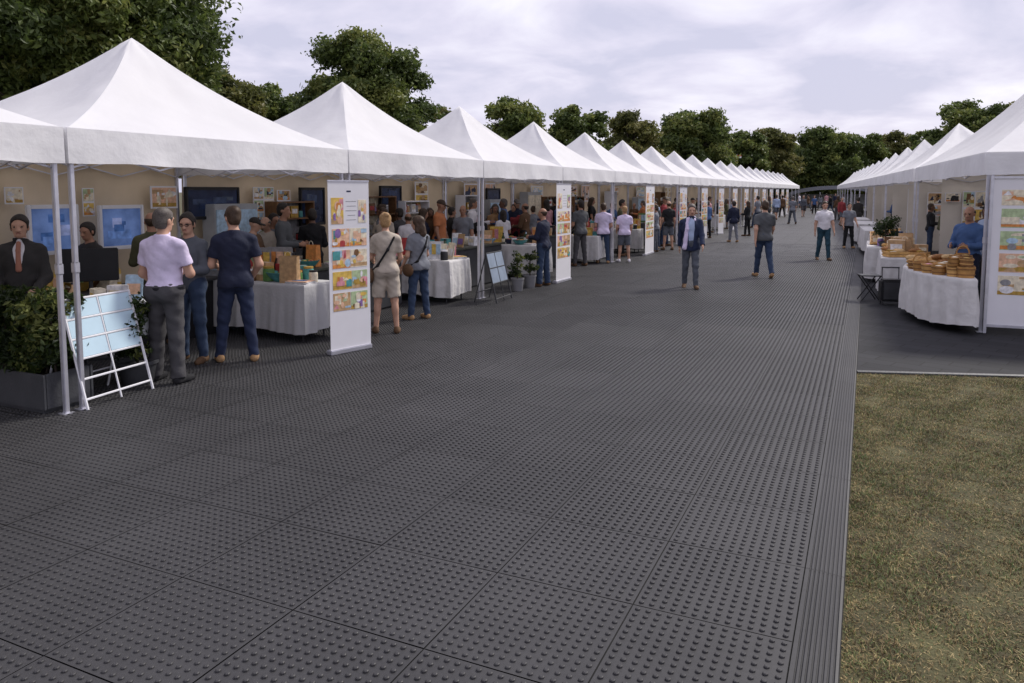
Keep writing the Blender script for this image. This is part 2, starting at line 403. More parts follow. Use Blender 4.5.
def pole_mesh(ht):
    m = MB(); m.box((0, 0, ht / 2), (.044, .044, ht), ALU, bev=.006); m.box((0, 0, .004), (.10, .10, .008), ALU); m.box((0, 0, ht * .52), (.056, .056, .10), ALU, bev=.006)
    return newmesh('pole', m.v, m.f, m.m, m.i)
POLE = pole_mesh(2.58)
TENT_EX = []
def make_tent(loc, rz, wy, dx_, ez, pz, vb, seed, label, group, back=BACK, back_side=-1, near=True):
    t_ = empty('marquee_tent', loc, rz, label, 'tent', group)
    a, b_ = canopy_meshes(wy, dx_, ez, pz, vb, seed)
    link('canopy', a, t_); link('valance', b_, t_)
    hx, hy = dx_ / 2 - .06, wy / 2 - .055
    for sx in (-1, 1):
        for sy in (-1, 1): link('pole', POLE, t_, (sx * hx, sy * hy, 0))
    m = MB()
    for ax, h_, c_ in (('x', hx, hy), ('y', hy, hx)):
        for sd_ in (-1, 1):
            for q in range(4):
                u0, u1 = -h_ + q * h_ / 2, -h_ + (q + 1) * h_ / 2
                for z0, z1 in ((2.26, 2.50), (2.50, 2.26)):
                    p0 = (u0, sd_ * c_ * .985, z0) if ax == 'x' else (sd_ * c_ * .985, u0, z0)
                    p1 = (u1, sd_ * c_ * .985, z1) if ax == 'x' else (sd_ * c_ * .985, u1, z1)
                    m.bar(p0, p1, .011, ALU, 4)
    m.build('scissor_truss', t_)
    m = MB()
    for sx in (-1, 1):
        for sy in (-1, 1):
            md = (sx * hx * .5, sy * hy * .5, ez + .27 * (pz - ez)); m.bar((sx * hx * .98, sy * hy * .98, ez - .05), md, .014, ALU, 5); m.bar(md, (0, 0, ez + .85 * (pz - ez)), .014, ALU, 5)
    m.bar((0, 0, pz - .55), (0, 0, pz - .06), .02, ALU, 8)
    m.build('roof_strut', t_)
    # rear wall: canvas with vertical seams
    v, f, K = [], [], 90; x0 = back_side * (dx_ / 2 - .03)
    ph = seed * 1.7
    for i in range(K + 1):
        y = -wy / 2 + .02 + (wy - .04) * i / K
        for j in range(7):
            z = .02 + (ez - .06) * j / 6
            fold = .018 * math.sin(y * 4.1 + ph) * math.sin(z * 1.3 + ph) + .010 * math.sin(y * 11 + ph * 2 + z) * (.3 + .7 * (1 - j / 6)) - (.012 if i % 30 == 0 else 0)
            v.append((x0 + fold, y, z))
    for i in range(K):
        for j in range(6): f.append((i * 7 + j, (i + 1) * 7 + j, (i + 1) * 7 + j + 1, i * 7 + j + 1))
    link('back_wall', newmesh('back_wall', v, f, back, smooth=True), t_)
    return t_
ORD = ['first', 'second', 'third', 'fourth', 'fifth', 'sixth', 'seventh', 'eighth', 'ninth', 'tenth', 'eleventh', 'twelfth', 'thirteenth', 'fourteenth', 'fifteenth',
       'sixteenth', 'seventeenth', 'eighteenth', 'nineteenth', 'twentieth', 'twenty-first', 'twenty-second', 'twenty-third']
LX, TY0, TW, TD = -6.58, 4.58, 4.14, 3.3
for k in range(-1, 20):
    lab = ('white peaked marquee cut off by the left edge of the photo' if k == -1 else
           'white peaked marquee over the blue screens and the folding sign, nearest whole one' if k == 0 else
           'white peaked marquee, %s whole one along the left row' % ORD[k])
    make_tent((LX - TD / 2, TY0 + (k + .5) * TW, 0), 0, TW - .05, TD, 2.62, 3.93, 2.30, k + 5, lab, 'tents of the left row')
# right row, turned a little towards the aisle
R0, R1, R2 = P(980, 332), P(915, 274), P(888, 249)
dirv = (R2 - R0).normalized(); RROT = R(3.35); dirv = Vector((-math.sin(RROT), math.cos(RROT), 0))
perp = Vector((dirv.y, -dirv.x, 0))
def RP(u, v_, z=0):     # point u metres along the right row from its near pole, v_ metres to the right of its front line
    q = R0 + dirv * u + perp * v_; return Vector((q.x, q.y, z))
cuts = [(-.05, 8.0, 4.4, 4.9), (8.45, 8.2, 3.1, 4.0), (16.75, 5.5, 3.0, 3.98), (22.3, 5.3, 3.0, 3.98), (27.7, 5.2, 3.0, 3.98), (33, 5.2, 3.0, 3.98),
        (38.3, 5.2, 3, 3.98), (43.6, 5.2, 3, 3.98), (48.9, 5.2, 3, 3.98), (54.2, 5.2, 3, 3.98), (59.5, 5.2, 3, 3.98), (64.8, 5.2, 3, 3.98), (70.1, 5.2, 3, 3.98)]
for i, (u, ln, dp, pk) in enumerate(cuts):
    lab = 'large white marquee over the basket table at the right edge' if i == 0 else 'white peaked marquee, %s along the right row' % ORD[i]
    make_tent(RP(u + ln / 2, dp / 2 - .06), RROT, ln, dp, 2.60, pk, 2.28, 60 + i, lab, 'tents of the right row', BACKW, 1)

# ------------------------------------------------------------------ trees
LEAFS = [leafmat('leaf_dark', (.055, .088, .022), (.10, .14, .036)), leafmat('leaf_mid', (.105, .15, .036), (.18, .225, .06)), leafmat('leaf_olive', (.18, .215, .05), (.28, .30, .085))]
LEAFS2 = [leafmat('leaf_warm_dark', (.07, .085, .022), (.12, .13, .04)), leafmat('leaf_warm', (.13, .145, .036), (.20, .205, .06)), leafmat('leaf_warm_tip', (.19, .18, .05), (.28, .25, .085))]
BARK = mat('bark', (.05, .04, .03), .9, var=.4, vs=8, bump=.8, bs=20)
def leaves(r, centers, radii, per_, size, zmin):
    """leaf faces scattered through clump volumes, mostly near the shell"""
    V, D, Cc = [], [], []
    for c, rd in zip(centers, radii):
        n = int(per_ * (rd ** 2)); d = r.normal(size=(n, 3)); d /= np.linalg.norm(d, axis=1)[:, None]
        rr = rd * (r.uniform(.1, 1.0, n) ** .55) * (1 + np.minimum(.30, .13 * r.normal(size=n) ** 2) * (r.uniform(size=n) < .4))
        wob = 1 + .22 * np.sin(d[:, 0] * 5 + c[0] * 3) * np.sin(d[:, 1] * 6 + c[1] * 2) + .12 * np.sin(d[:, 2] * 9 + c[2])
        p = np.asarray(c) + d * (rr * wob)[:, None] * np.array([1, 1, .68])
        V.append(p); D.append(d); Cc.append(np.full(n, r.uniform()))
    p = np.concatenate(V); d = np.concatenate(D); cc = np.concatenate(Cc); ok = p[:, 2] > zmin; p, d, cc = p[ok], d[ok], cc[ok]; n = len(p)
    nrm = d * .7 + r.normal(size=(n, 3)) * .75 + np.array([0, 0, .35]); nrm /= np.linalg.norm(nrm, axis=1)[:, None]
    tx = np.cross(nrm, r.normal(size=(n, 3))); tx /= np.linalg.norm(tx, axis=1)[:, None] + 1e-9; ty = np.cross(nrm, tx)
    s = (size * r.uniform(.55, 1.35, n))[:, None]
    q = np.stack([p + tx * s * .62, p + ty * s * .30 + nrm * s * .06, p - tx * s * .55 - nrm * s * .10, p - ty * s * .30 + nrm * s * .06], 1).reshape(-1, 3)
    f = np.arange(n * 4).reshape(-1, 4)
    t_ = cc * 1.2 + r.uniform(0, 1, n) * .9 + .25 * np.sin(p[:, 0] * 2.1) * np.sin(p[:, 2] * 2.7)
    mi = np.where(t_ < .85, 0, np.where(t_ < 1.5, 1, 2))
    return q, f, mi
def make_tree(loc, ht, wd, seed, label, crown0=.22, per_=520, size=.24, group='trees behind the tents', name='broadleaf_tree'):
    r = np.random.default_rng(seed); t_ = empty(name, loc, 0, label, 'tree', group)
    tr = MB(); tips = []
    h0 = ht * .30
    tr.bar((0, 0, -.05), (.1, .05, h0), .028 * ht, BARK, 9, .021 * ht, cap=False)
    top = Vector((r.uniform(-.3, .3), r.uniform(-.3, .3), ht * .78)); tr.bar((.1, .05, h0), top, .021 * ht, BARK, 8, .006 * ht)
    for k in range(13):
        a = k * 2.4 + r.uniform(-.4, .4); q = r.uniform(0, 1)
        s = Vector((.1, .05, h0)).lerp(top, q * .8); e_ = Vector((math.cos(a) * wd * .33 * (1 - .4 * q), math.sin(a) * wd * .33 * (1 - .4 * q), min(ht * .86, s.z + ht * r.uniform(.06, .18))))
        mid = s.lerp(e_, .5) + Vector((0, 0, -.02 * ht))
        tr.bar(s, mid, .010 * ht, BARK, 6, .007 * ht); tr.bar(mid, e_, .007 * ht, BARK, 6, .002 * ht)
        for _ in range(2):
            e2 = e_ + Vector(r.normal(size=3)) * .06 * wd + Vector((0, 0, .01 * ht)); tr.bar(mid.lerp(e_, .5), e2, .004 * ht, BARK, 5, .0015 * ht); tips.append(e2)
        tips.append(e_)
    tr.build('trunk', t_)
    zc, rz_ = ht * (crown0 + 1) / 2, ht * (1 - crown0) / 2
    cs, rs = [], []
    n = 50
    for k in range(n):
        zz_ = 1 - 2 * (k + .5) / n; aa_ = k * 2.39996 + r.uniform(-.25, .25); d = np.array([math.cos(aa_) * math.sqrt(1 - zz_ * zz_), math.sin(aa_) * math.sqrt(1 - zz_ * zz_), zz_]); rr = (r.uniform(.72, 1.0) if k % 3 else r.uniform(.2, .75))
        rad = r.uniform(.085, .175) * wd
        z = zc + d[2] * rr * (rz_ - rad * .8)
        prof = math.sqrt(max(.05, 1 - ((z - zc) / rz_) ** 2))
        fl = 1.12 if z < zc else 1.0
        cs.append((d[0] * rr * (wd / 2 - rad * .7) * (.55 + .45 * prof) * fl, d[1] * rr * (wd / 2 - rad * .7) * (.55 + .45 * prof) * fl, z)); rs.append(rad)
    q, f, mi = leaves(r, cs, rs, per_, size, ht * .1)
    pl = LEAFS if seed % 3 else LEAFS2
    link('crown', newmesh('crown', q, f, pl, mi), t_)
    return t_
def tree_px(px, top, wpx, Z, seed, label, **kw):
    p = PZ(px, Z); ht = H0 + (191 - top) * Z / F; wd = wpx * Z / F
    return make_tree(p, ht, wd, seed, label, **kw)
tree_px(78, -130, 300, 23, 1, 'big dark broadleaf tree rising behind the nearest whole tent', per_=2400, size=.17, crown0=.2)
tree_px(-60, -90, 230, 24, 2, 'broadleaf tree cut off by the left edge of the photo', per_=1900, size=.17, crown0=.2)
tree_px(222, 48, 105, 36, 3, 'lighter olive tree beside the big dark tree at left', per_=1300, size=.22, crown0=.12)
tree_px(275, 72, 75, 42, 4, 'small round olive tree between the two tallest trees at left', per_=1300, size=.22, crown0=.1)
tree_px(368, 17, 142, 38, 5, 'tall spreading tree standing alone above the second peak', per_=1500, size=.20, crown0=.2)
tree_px(450, 96, 50, 62, 6, 'low tree in the gap right of the tall spreading tree', per_=900, size=.28, crown0=.1)
tree_px(511, 87, 84, 56, 7, 'round topped tree above the third and fourth peaks', per_=900, size=.28, crown0=.1)
tree_px(577, 94, 76, 62, 8, 'dark rounded tree between two similar round ones, fifth peak below', per_=800, size=.3, crown0=.1)
tree_px(630, 103, 70, 68, 9, 'slightly smaller rounded tree left of the broad one over the row', per_=800, size=.3, crown0=.1)
tree_px(691, 100, 92, 74, 10, 'broad round tree above the middle of the left row', per_=800, size=.32, crown0=.08)
tree_px(745, 122, 50, 90, 11, 'narrow tree left of the gap at the end of the aisle', per_=700, size=.36, crown0=.05)
tree_px(772, 117, 56, 96, 12, 'upright tree over the far end of the left row', per_=700, size=.36, crown0=.05)
tree_px(820, 121, 80, 104, 13, 'wide bushy tree closing the end of the aisle', per_=700, size=.38, crown0=.03)
tree_px(858, 126, 62, 110, 14, 'olive bushy tree just right of the aisle end', per_=700, size=.38, crown0=.03)
tree_px(893, 128, 58, 118, 15, 'distant low tree above the far right tents', per_=600, size=.4, crown0=.03)
tree_px(922, 128, 44, 100, 16, 'small dark tree left of the dark clump at right', per_=600, size=.36, crown0=.05)
tree_px(972, 93, 100, 64, 17, 'dark spreading tree behind the second right tent', per_=900, size=.28, crown0=.1)
tree_px(1040, 84, 90, 58, 18, 'dark tree behind the big right tent, cut by the frame', per_=900, size=.28, crown0=.1)
tree_px(648, 140, 70, 110, 19, 'low tree far behind filling the gap beside the broad round tree', per_=600, size=.4, crown0=.0)
tree_px(540, 128, 80, 92, 20, 'low tree far behind between the third and fifth peaks', per_=600, size=.4, crown0=.0)
tree_px(725, 140, 60, 120, 21, 'low distant tree left of the narrow tree', per_=600, size=.42, crown0=.0)
tree_px(795, 140, 80, 130, 22, 'low distant tree behind the grey pavilion', per_=600, size=.42, crown0=.0)
tree_px(840, 145, 80, 132, 23, 'low distant tree right behind the aisle end', per_=600, size=.42, crown0=.0)
tree_px(425, 120, 70, 75, 24, 'low tree far behind the second and third peaks', per_=700, size=.36, crown0=.0)
tree_px(320, 95, 90, 60, 25, 'dark low tree behind the tall spreading tree', per_=700, size=.34, crown0=.0)
tree_px(875, 150, 110, 140, 26, 'low tree line tree behind the far right tents', per_=500, size=.46, crown0=.0)
rt = random.Random(17)
KD = ['olive', 'mid green', 'dark green', 'yellowish green', 'bluish green']
for i in range(16):
    px = 590 + i * 19 + rt.uniform(-5, 5); Z = rt.uniform(112, 150)
    tree_px(px, rt.uniform(128, 146), rt.uniform(48, 74), Z, 40 + i, 'tree of the unbroken far belt behind the end of the aisle', per_=480, size=.42, crown0=.0, group='trees of the far belt')
#--PART2--
# ------------------------------------------------------------------ people (one continuous body each; hair and clothes are children)
SKIN = {'light': mat('skin_light', (.50, .29, .20), .55, var=.08, vs=12), 'tan': mat('skin_tan', (.36, .19, .12), .55, var=.08, vs=12), 'brown': mat('skin_brown', (.15, .075, .045), .55, var=.1, vs=12)}
LIP = mat('lip', (.36, .16, .12), .5); EYE = mat('eye', (.03, .022, .02), .3)
HAIR = {'dark': mat('hair_dark', (.024, .018, .014), .65, var=.5, vs=60), 'brown': mat('hair_brown', (.055, .032, .018), .6, var=.4, vs=60),
        'grey': mat('hair_grey', (.10, .085, .075), .6, var=.3, vs=60), 'blond': mat('hair_blond', (.36, .22, .10), .6, var=.3, vs=60)}
FAB = {}
def fab(n):
    C_ = {'lavender': (.66, .58, .76), 'charcoal': (.062, .060, .064), 'navy': (.012, .016, .038), 'jeans': (.028, .048, .095), 'grey': (.17, .18, .205), 'slate': (.09, .10, .12),
          'black': (.010, .010, .012), 'beige': (.46, .40, .33), 'white': (.70, .68, .71), 'paleblue': (.36, .44, .60), 'dark suit': (.028, .026, .025), 'blue': (.055, .11, .25),
          'red': (.28, .04, .045), 'teal jeans': (.02, .06, .09), 'brown': (.11, .06, .03), 'tan': (.34, .20, .095), 'olive': (.08, .08, .04), 'pink': (.50, .26, .28), 'dark green': (.025, .04, .025),
          'mid grey': (.085, .09, .095), 'orange': (.5, .18, .07), 'tie': (.34, .15, .10), 'royal': (.017, .026, .062)}
    return mat('fabric_' + n.replace(' ', '_'), C_[n], .85, var=.16, vs=5, bump=.25, bs=30)
class SDF:
    def __init__(s, lo, hi, res):
        s.res = res; s.lo = np.array(lo) - 2 * res; n = np.ceil((np.array(hi) + 2 * res - s.lo) / res).astype(int) + 1
        s.ax = [s.lo[i] + res * np.arange(n[i]) for i in range(3)]; s.f = np.full(n, .15, np.float32); s.l = np.zeros(n, np.uint8); s.d0 = np.full(n, .15, np.float32)
    def add(s, pr, infl=0, k=.03):
        kind, lo, hi = pr['kind'], np.array(pr['lo']) - infl - k - s.res * 2, np.array(pr['hi']) + infl + k + s.res * 2
        sl_ = []
        for i in range(3):
            a = int(np.clip(np.searchsorted(s.ax[i], lo[i]), 0, len(s.ax[i]))); b_ = int(np.clip(np.searchsorted(s.ax[i], hi[i]), 0, len(s.ax[i])))
            if b_ <= a: return
            sl_.append(slice(a, b_))
        X, Y, Z = np.meshgrid(*[s.ax[i][sl_[i]] for i in range(3)], indexing='ij', sparse=True)
        if kind == 'rc':
            a, b_, ra, rb = pr['a'], pr['b'], pr['ra'], pr['rb']; d = b_ - a; L2 = float(d @ d) + 1e-12
            t_ = np.clip(((X - a[0]) * d[0] + (Y - a[1]) * d[1] + (Z - a[2]) * d[2]) / L2, 0, 1)
            D = np.sqrt((X - a[0] - t_ * d[0]) ** 2 + (Y - a[1] - t_ * d[1]) ** 2 + (Z - a[2] - t_ * d[2]) ** 2) - (ra + (rb - ra) * t_)
        else:
            c, r_, M = pr['c'], pr['r'] , pr['R']
            q = [(X - c[0]) * M[0][i] + (Y - c[1]) * M[1][i] + (Z - c[2]) * M[2][i] for i in range(3)]
            k0 = np.sqrt(sum((q[i] / r_[i]) ** 2 for i in range(3))) + 1e-9; k1 = np.sqrt(sum((q[i] / r_[i] ** 2) ** 2 for i in range(3))) + 1e-9
            D = k0 * (k0 - 1) / k1
        D = D - infl
        for pt, nr in pr.get('caps', ()): D = np.maximum(D, (X - pt[0]) * nr[0] + (Y - pt[1]) * nr[1] + (Z - pt[2]) * nr[2])
        sl_ = tuple(sl_)
        if pr.get('sub'): s.f[sl_] = np.maximum(s.f[sl_], -D); return
        f = s.f[sl_]; near = D < s.d0[sl_]
        s.l[sl_] = np.where(near, pr.get('lab', 0), s.l[sl_]); s.d0[sl_] = np.where(near, D, s.d0[sl_])
        kk = pr.get('k', k); h = np.maximum(kk - np.abs(f - D), 0) / kk; s.f[sl_] = np.minimum(f, D) - h * h * kk * .25
    def wrinkle(s, amp, seed):
        X, Y, Z = np.meshgrid(*s.ax, indexing='ij', sparse=True)
        a = seed * 1.3
        wv = np.sin(Z * 38 + 9 * X + 6 * Y + a + 2 * np.sin(X * 17 + a)) * .5 + np.sin(Z * 21 - X * 31 + a * 2 + 1.5 * np.sin(Y * 23)) * .35 + np.sin(Z * 63 + X * 45 - Y * 40 + a) * .25
        s.f = s.f + amp * wv.astype(np.float32)
    def mesh(s):
        f = s.f; ins = f < 0; c = np.zeros(np.array(f.shape) - 1, np.uint8)
        off = [(i, j, k) for i in (0, 1) for j in (0, 1) for k in (0, 1)]
        n = np.array(f.shape) - 1
        V8 = lambda A, o: A[o[0]:o[0] + n[0], o[1]:o[1] + n[1], o[2]:o[2] + n[2]]
        for o in off: c += V8(ins, o)
        act = (c > 0) & (c < 8); ids = np.argwhere(act)
        if not len(ids): return np.zeros((0, 3)), np.zeros((0, 4), int), np.zeros(0, int)
        idx = np.full(act.shape, -1, np.int64); idx[act] = np.arange(len(ids))
        acc = np.zeros((len(ids), 3)); cnt = np.zeros(len(ids))
        for ax in range(3):
            for o in off:
                if o[ax]: continue
                o2 = list(o); o2[ax] = 1
                a = f[ids[:, 0] + o[0], ids[:, 1] + o[1], ids[:, 2] + o[2]]; b_ = f[ids[:, 0] + o2[0], ids[:, 1] + o2[1], ids[:, 2] + o2[2]]
                cr = (a < 0) != (b_ < 0); t_ = np.where(cr, a / np.where(cr, a - b_, 1), 0)
                p = np.array(o, float)[None] + 0 * acc; p[:, ax] = t_; acc += p * cr[:, None]; cnt += cr
        V = s.lo + (ids + acc / cnt[:, None]) * s.res
        near = np.round(ids + acc / cnt[:, None]).astype(int); lab = s.l[near[:, 0], near[:, 1], near[:, 2]]
        Q = []
        for ax in range(3):
            u, w_ = (ax + 1) % 3, (ax + 2) % 3
            sa = [slice(None)] * 3; sb = [slice(None)] * 3; sa[ax] = slice(0, -1); sb[ax] = slice(1, None)
            A, B = ins[tuple(sa)], ins[tuple(sb)]
            e_ = np.argwhere(A != B); ok = (e_[:, u] > 0) & (e_[:, w_] > 0) & (e_[:, u] < n[u]) & (e_[:, w_] < n[w_]); e_ = e_[ok]
            flip = ~A[e_[:, 0], e_[:, 1], e_[:, 2]]
            def g_(du, dw):
                q = e_.copy(); q[:, u] -= du; q[:, w_] -= dw; return idx[q[:, 0], q[:, 1], q[:, 2]]
            q = np.stack([g_(1, 1), g_(0, 1), g_(0, 0), g_(1, 0)], 1); q[flip] = q[flip][:, ::-1]; Q.append(q)
        Q = np.concatenate(Q); Q = Q[(Q >= 0).all(1)]
        return V, Q, lab
def rc(a, b, ra, rb, **kw):
    a, b = np.array(a, float), np.array(b, float); r_ = max(ra, rb)
    return dict(kind='rc', a=a, b=b, ra=ra, rb=rb, lo=np.minimum(a, b) - r_, hi=np.maximum(a, b) + r_, **kw)
def el(c, r_, R_=None, **kw):
    M = np.eye(3) if R_ is None else np.array(R_); m_ = max(r_)
    return dict(kind='el', c=np.array(c, float), r=np.array(r_, float), R=M, lo=np.array(c) - m_, hi=np.array(c) + m_, **kw)
def rotm(yaw, pitch):
    return np.array(Matrix.Rotation(yaw, 3, 'Z') @ Matrix.Rotation(pitch, 3, 'X'))
def person(loc, rot, ht, label, top=('tshirt', 'grey'), bottom=('trousers', 'jeans'), hair=('short', 'dark'), skin='light', shoes='brown', arms=((10, 25, 8, 0), (10, 25, 8, 0)),
           legs=((4, 4, 3), (-3, 4, 3)), head=(0, 0), fem=False, res=.012, build=1.0, extra=(), group='visitors and sellers at the market', seed=1):
    bw = build; sw = (.160 if fem else .174) * (.5 + .5 * bw); hw = .085
    hipz = .92
    # legs
    LG = []
    for s, (fl, kn, ab) in zip((-1, 1), legs):
        hp = np.array([s * hw, 0, hipz]); a = R(fl); k_ = R(fl - kn); x_ = s * math.sin(R(ab))
        d1 = np.array([x_, math.sin(a), -math.cos(a)]); d1 /= np.linalg.norm(d1); d2 = np.array([x_, math.sin(k_), -math.cos(k_)]); d2 /= np.linalg.norm(d2)
        kp = hp + d1 * .43; ap = kp + d2 * .415
        ft = R(max(-35, min(18, (fl - kn) * .8 if fl - kn < -8 else 0)))
        fd = np.array([s * .16, math.cos(ft), math.sin(ft) * 1.0]); fd /= np.linalg.norm(fd)
        if fl - kn < -8: fd = np.array([s * .1, math.cos(R(fl - kn) * .9), math.sin(R(fl - kn) * .9)])
        LG.append((hp, kp, ap, d1, d2, fd))
    low = min(min(l_[2][2] - .075, (l_[2] + l_[5] * .16)[2] - .045) for l_ in LG); dz = -low
    up = lambda p: np.array(p, float) + np.array([0, 0, dz])
    LG = [(up(a), up(b_), up(c_), d, e_, f) for a, b_, c_, d, e_, f in LG]
    B, T, Tr, Sh = [], [], [], []
    ch = (.135 if fem else .165) * bw
    tors = [el(up((0, 0, .965)), (.165 * bw, .118 * bw, .13)), el(up((0, .008, 1.10)), ((.135 if fem else .15) * bw, .112 * bw, .17)), el(up((0, .005, 1.28)), (ch + .01, .118 * bw, .19)),
            rc(up((-sw + .05, -.005, 1.39)), up((sw - .05, -.005, 1.39)), .058, .058), el(up((0, -.03, 1.34)), (ch * .95, .085, .13)),
            el(up((-.075, -.055, .925)), (.092 * bw, .085 * bw, .105)), el(up((.075, -.055, .925)), (.092 * bw, .085 * bw, .105))]
    if fem: tors += [el(up((-.065, .095, 1.27)), (.062, .05, .06)), el(up((.065, .095, 1.27)), (.062, .05, .06))]
    trap = [rc(up((0, -.02, 1.47)), up((-sw + .04, -.012, 1.405)), .05, .045), rc(up((0, -.02, 1.47)), up((sw - .04, -.012, 1.405)), .05, .045)]
    HR = rotm(R(head[0]), R(head[1])); piv = up((0, -.005, 1.53)); hp_ = lambda p: piv + HR @ (up(p) - piv)
    neck = rc(up((0, -.018, 1.42)), hp_((0, .002, 1.58)), .060 if not fem else .052, .052 if not fem else .046)
    hd = [el(hp_((0, -.008, 1.672)), (.074, .093, .090), HR, k=.02), el(hp_((0, .030, 1.622)), (.060, .066, .088), HR, k=.03), el(hp_((0, .058, 1.562)), (.034, .034, .026), HR, k=.03),
          rc(hp_((0, .090, 1.648)), hp_((0, .113, 1.612)), .010, .0155, k=.012), rc(hp_((-.016, .098, 1.608)), hp_((.016, .098, 1.608)), .010, .010, k=.012),
          el(hp_((-.077, -.004, 1.632)), (.012, .024, .033), HR, k=.01), el(hp_((.077, -.004, 1.632)), (.012, .024, .033), HR, k=.01),
          rc(hp_((-.045, .080, 1.672)), hp_((.045, .080, 1.672)), .010, .010, k=.02)]
    face = []
    if res < .02:
        face = [rc(hp_((-.020, .0925, 1.584)), hp_((.020, .0925, 1.584)), .0055, .0055, lab=1, k=.006),
                el(hp_((-.031, .085, 1.648)), (.0085, .007, .0045), HR, lab=2, k=.003), el(hp_((.031, .085, 1.648)), (.0085, .007, .0045), HR, lab=2, k=.003)]
    AR = []
    for s, (fl, eb, ab, inw) in zip((-1, 1), arms):
        S_ = up((s * sw, -.008, 1.392)); a = R(fl); u = np.array([s * math.sin(R(ab)), math.sin(a) * math.cos(R(ab)), -math.cos(a) * math.cos(R(ab))])
        E_ = S_ + u * .295; a2 = R(fl + eb); v_ = np.array([s * (math.sin(R(ab)) * .5) - s * math.sin(R(inw)), math.sin(a2) * math.cos(R(inw)), -math.cos(a2) * math.cos(R(inw))]); v_ /= np.linalg.norm(v_)
        W_ = E_ + v_ * .25
        nrm = np.array([-s, 0, 0]) - v_ * (-s * v_[0])
        if np.linalg.norm(nrm) < .3: nrm = np.array([0, 0, -1.]) - v_ * (-v_[2])
        nrm /= np.linalg.norm(nrm); wd_ = np.cross(v_, nrm)
        if wd_ @ np.array([0, 1, .6]) < 0: wd_ = -wd_
        AR.append((S_, E_, W_, u, v_, nrm, wd_))
    th = .95 * (.6 + .4 * bw)
    arm_p, hand_p = [], []
    for (S_, E_, W_, u, v_, nrm, wd_) in AR:
        af = (.85 if fem else 1)
        arm_p.append((rc(S_, E_, .054 * af, .042 * af), rc(E_ - v_ * .005, W_, .042 * af, .027 * af)))
        Rm = np.stack([wd_, nrm, v_], 1)
        hand_p.append(el(W_ + v_ * .05, (.041, .017, .056), Rm, k=.02))
        fr = .0088 if res < .011 else .0098
        for q in range(4):
            o_ = (-.030, -.0105, .0095, .030)[q] * -1; ln = (.036, .043, .040, .031)[3 - q]
            p0 = W_ + v_ * (.088 - abs(o_) * .25) + wd_ * o_; p1 = p0 + v_ * ln + nrm * .008 + wd_ * o_ * .18; p2 = p1 + (v_ * .75 + nrm * .55) * ln * .8
            hand_p += [rc(p0 - v_ * .02, p1, fr, fr * .95, k=.005), rc(p1, p2, fr * .95, fr * .8, k=.005)]
        p0 = W_ + v_ * .028 + wd_ * .03; p1 = p0 + (v_ * .7 + wd_ * .6 + nrm * .25) * .042; p2 = p1 + (v_ * .95 + nrm * .3) * .03
        hand_p += [rc(p0 - wd_ * .012, p1, .0125, .0105, k=.008), rc(p1, p2, .0105, .0085, k=.006)]
    leg_p, foot_p = [], []
    for hp2, kp, ap, d1, d2, fd in LG:
        leg_p.append((rc(hp2, kp, .085 * th, .054), rc(kp, ap, .052, .036)) + ((el(kp + d2 * .12 + np.array([0, -.02, 0]), (.046, .05, .10)),) if bottom[0] in ('shorts', 'skirt') else ()))
        foot_p.append((ap, fd, d2))
    B = tors + trap + [neck] + hd + [p for a in arm_p for p in a] + hand_p + [p for a in leg_p for p in a]
    for ap, fd, d2 in foot_p: B.append(rc(ap + np.array([0, -.02, -.03]), ap + fd * .15 + np.array([0, 0, -.045]), .034, .026, k=.03))
    B += face
    scl = ht / (1.765 + dz) if False else ht / 1.765
    base = seed
    def make(name, prims, infl, mats, parent, wr=0, k=.03, rs=None, smooth=True):
        rs = rs or res
        lo = np.min([p['lo'] for p in prims], 0) - infl - k; hi = np.max([p['hi'] for p in prims], 0) + infl + k
        s_ = SDF(lo, hi, rs)
        for p in prims: s_.add(p, infl, k)
        if wr and rs < .025: s_.wrinkle(wr, base)
        V, Q, lab = s_.mesh()
        if not len(V): return None
        me = newmesh(name, V * scl, Q, mats, lab[Q[:, 0]] if len(mats) > 1 else None, True)
        o = link(name, me, parent)
        return o
    hm = HAIR[hair[1]]
    root = make('person', B, 0, [SKIN[skin], LIP, EYE, hm], None)
    root.location = loc; root.rotation_euler = (0, 0, R(rot)); tag(root, label, 'person', group)
    # top garment
    kind, tcol = top; fm = fab(tcol); hem = up((0, 0, .915 if kind in ('polo', 'tucked', 'blouse', 'dress') else .87))[2]
    if kind == 'tucked': hem = up((0, 0, 1.0))[2]
    if kind == 'jacket': hem = up((0, 0, .80))[2]
    hc = (np.array([0, 0, hem]), np.array([0, 0, -1.])); nc = (up((0, 0, 1.478)), np.array([0, .35, 1.]))
    it = .012
    tp = []
    for p in tors + trap + ([el(up((0, 0, .88)), (.178 * bw, .135 * bw, .16))] if kind in ('jacket', 'tshirt', 'blouse') else []):
        p = dict(p); p['caps'] = [hc, nc]; p['k'] = .035; tp.append(p)
    for (ua, fa), (S_, E_, W_, u, v_, nrm, wd_) in zip(arm_p, AR):
        ua = dict(ua); fa = dict(fa)
        if kind in ('jacket', 'longsleeve'):
            fa['caps'] = [(W_ - v_ * .005, v_)]; fa['ra'], fa['rb'] = .045, .036; ua['ra'], ua['rb'] = .054, .047; tp += [ua, fa]
        else:
            ua['caps'] = [(S_ + u * (.20 if kind != 'sleeveless' else .03), u)]; ua['ra'], ua['rb'] = (.054, .055) if not fem else (.048, .048); tp.append(ua)
    if kind in ('polo', 'tucked', 'jacket'):
        tp.append(rc(up((0, -.018, 1.44)), up((0, -.002, 1.53)), .062, .058, caps=[(up((0, -.002, 1.515)), np.array([0, -.25, 1.]))], k=.015))
    mats_ = [fm]
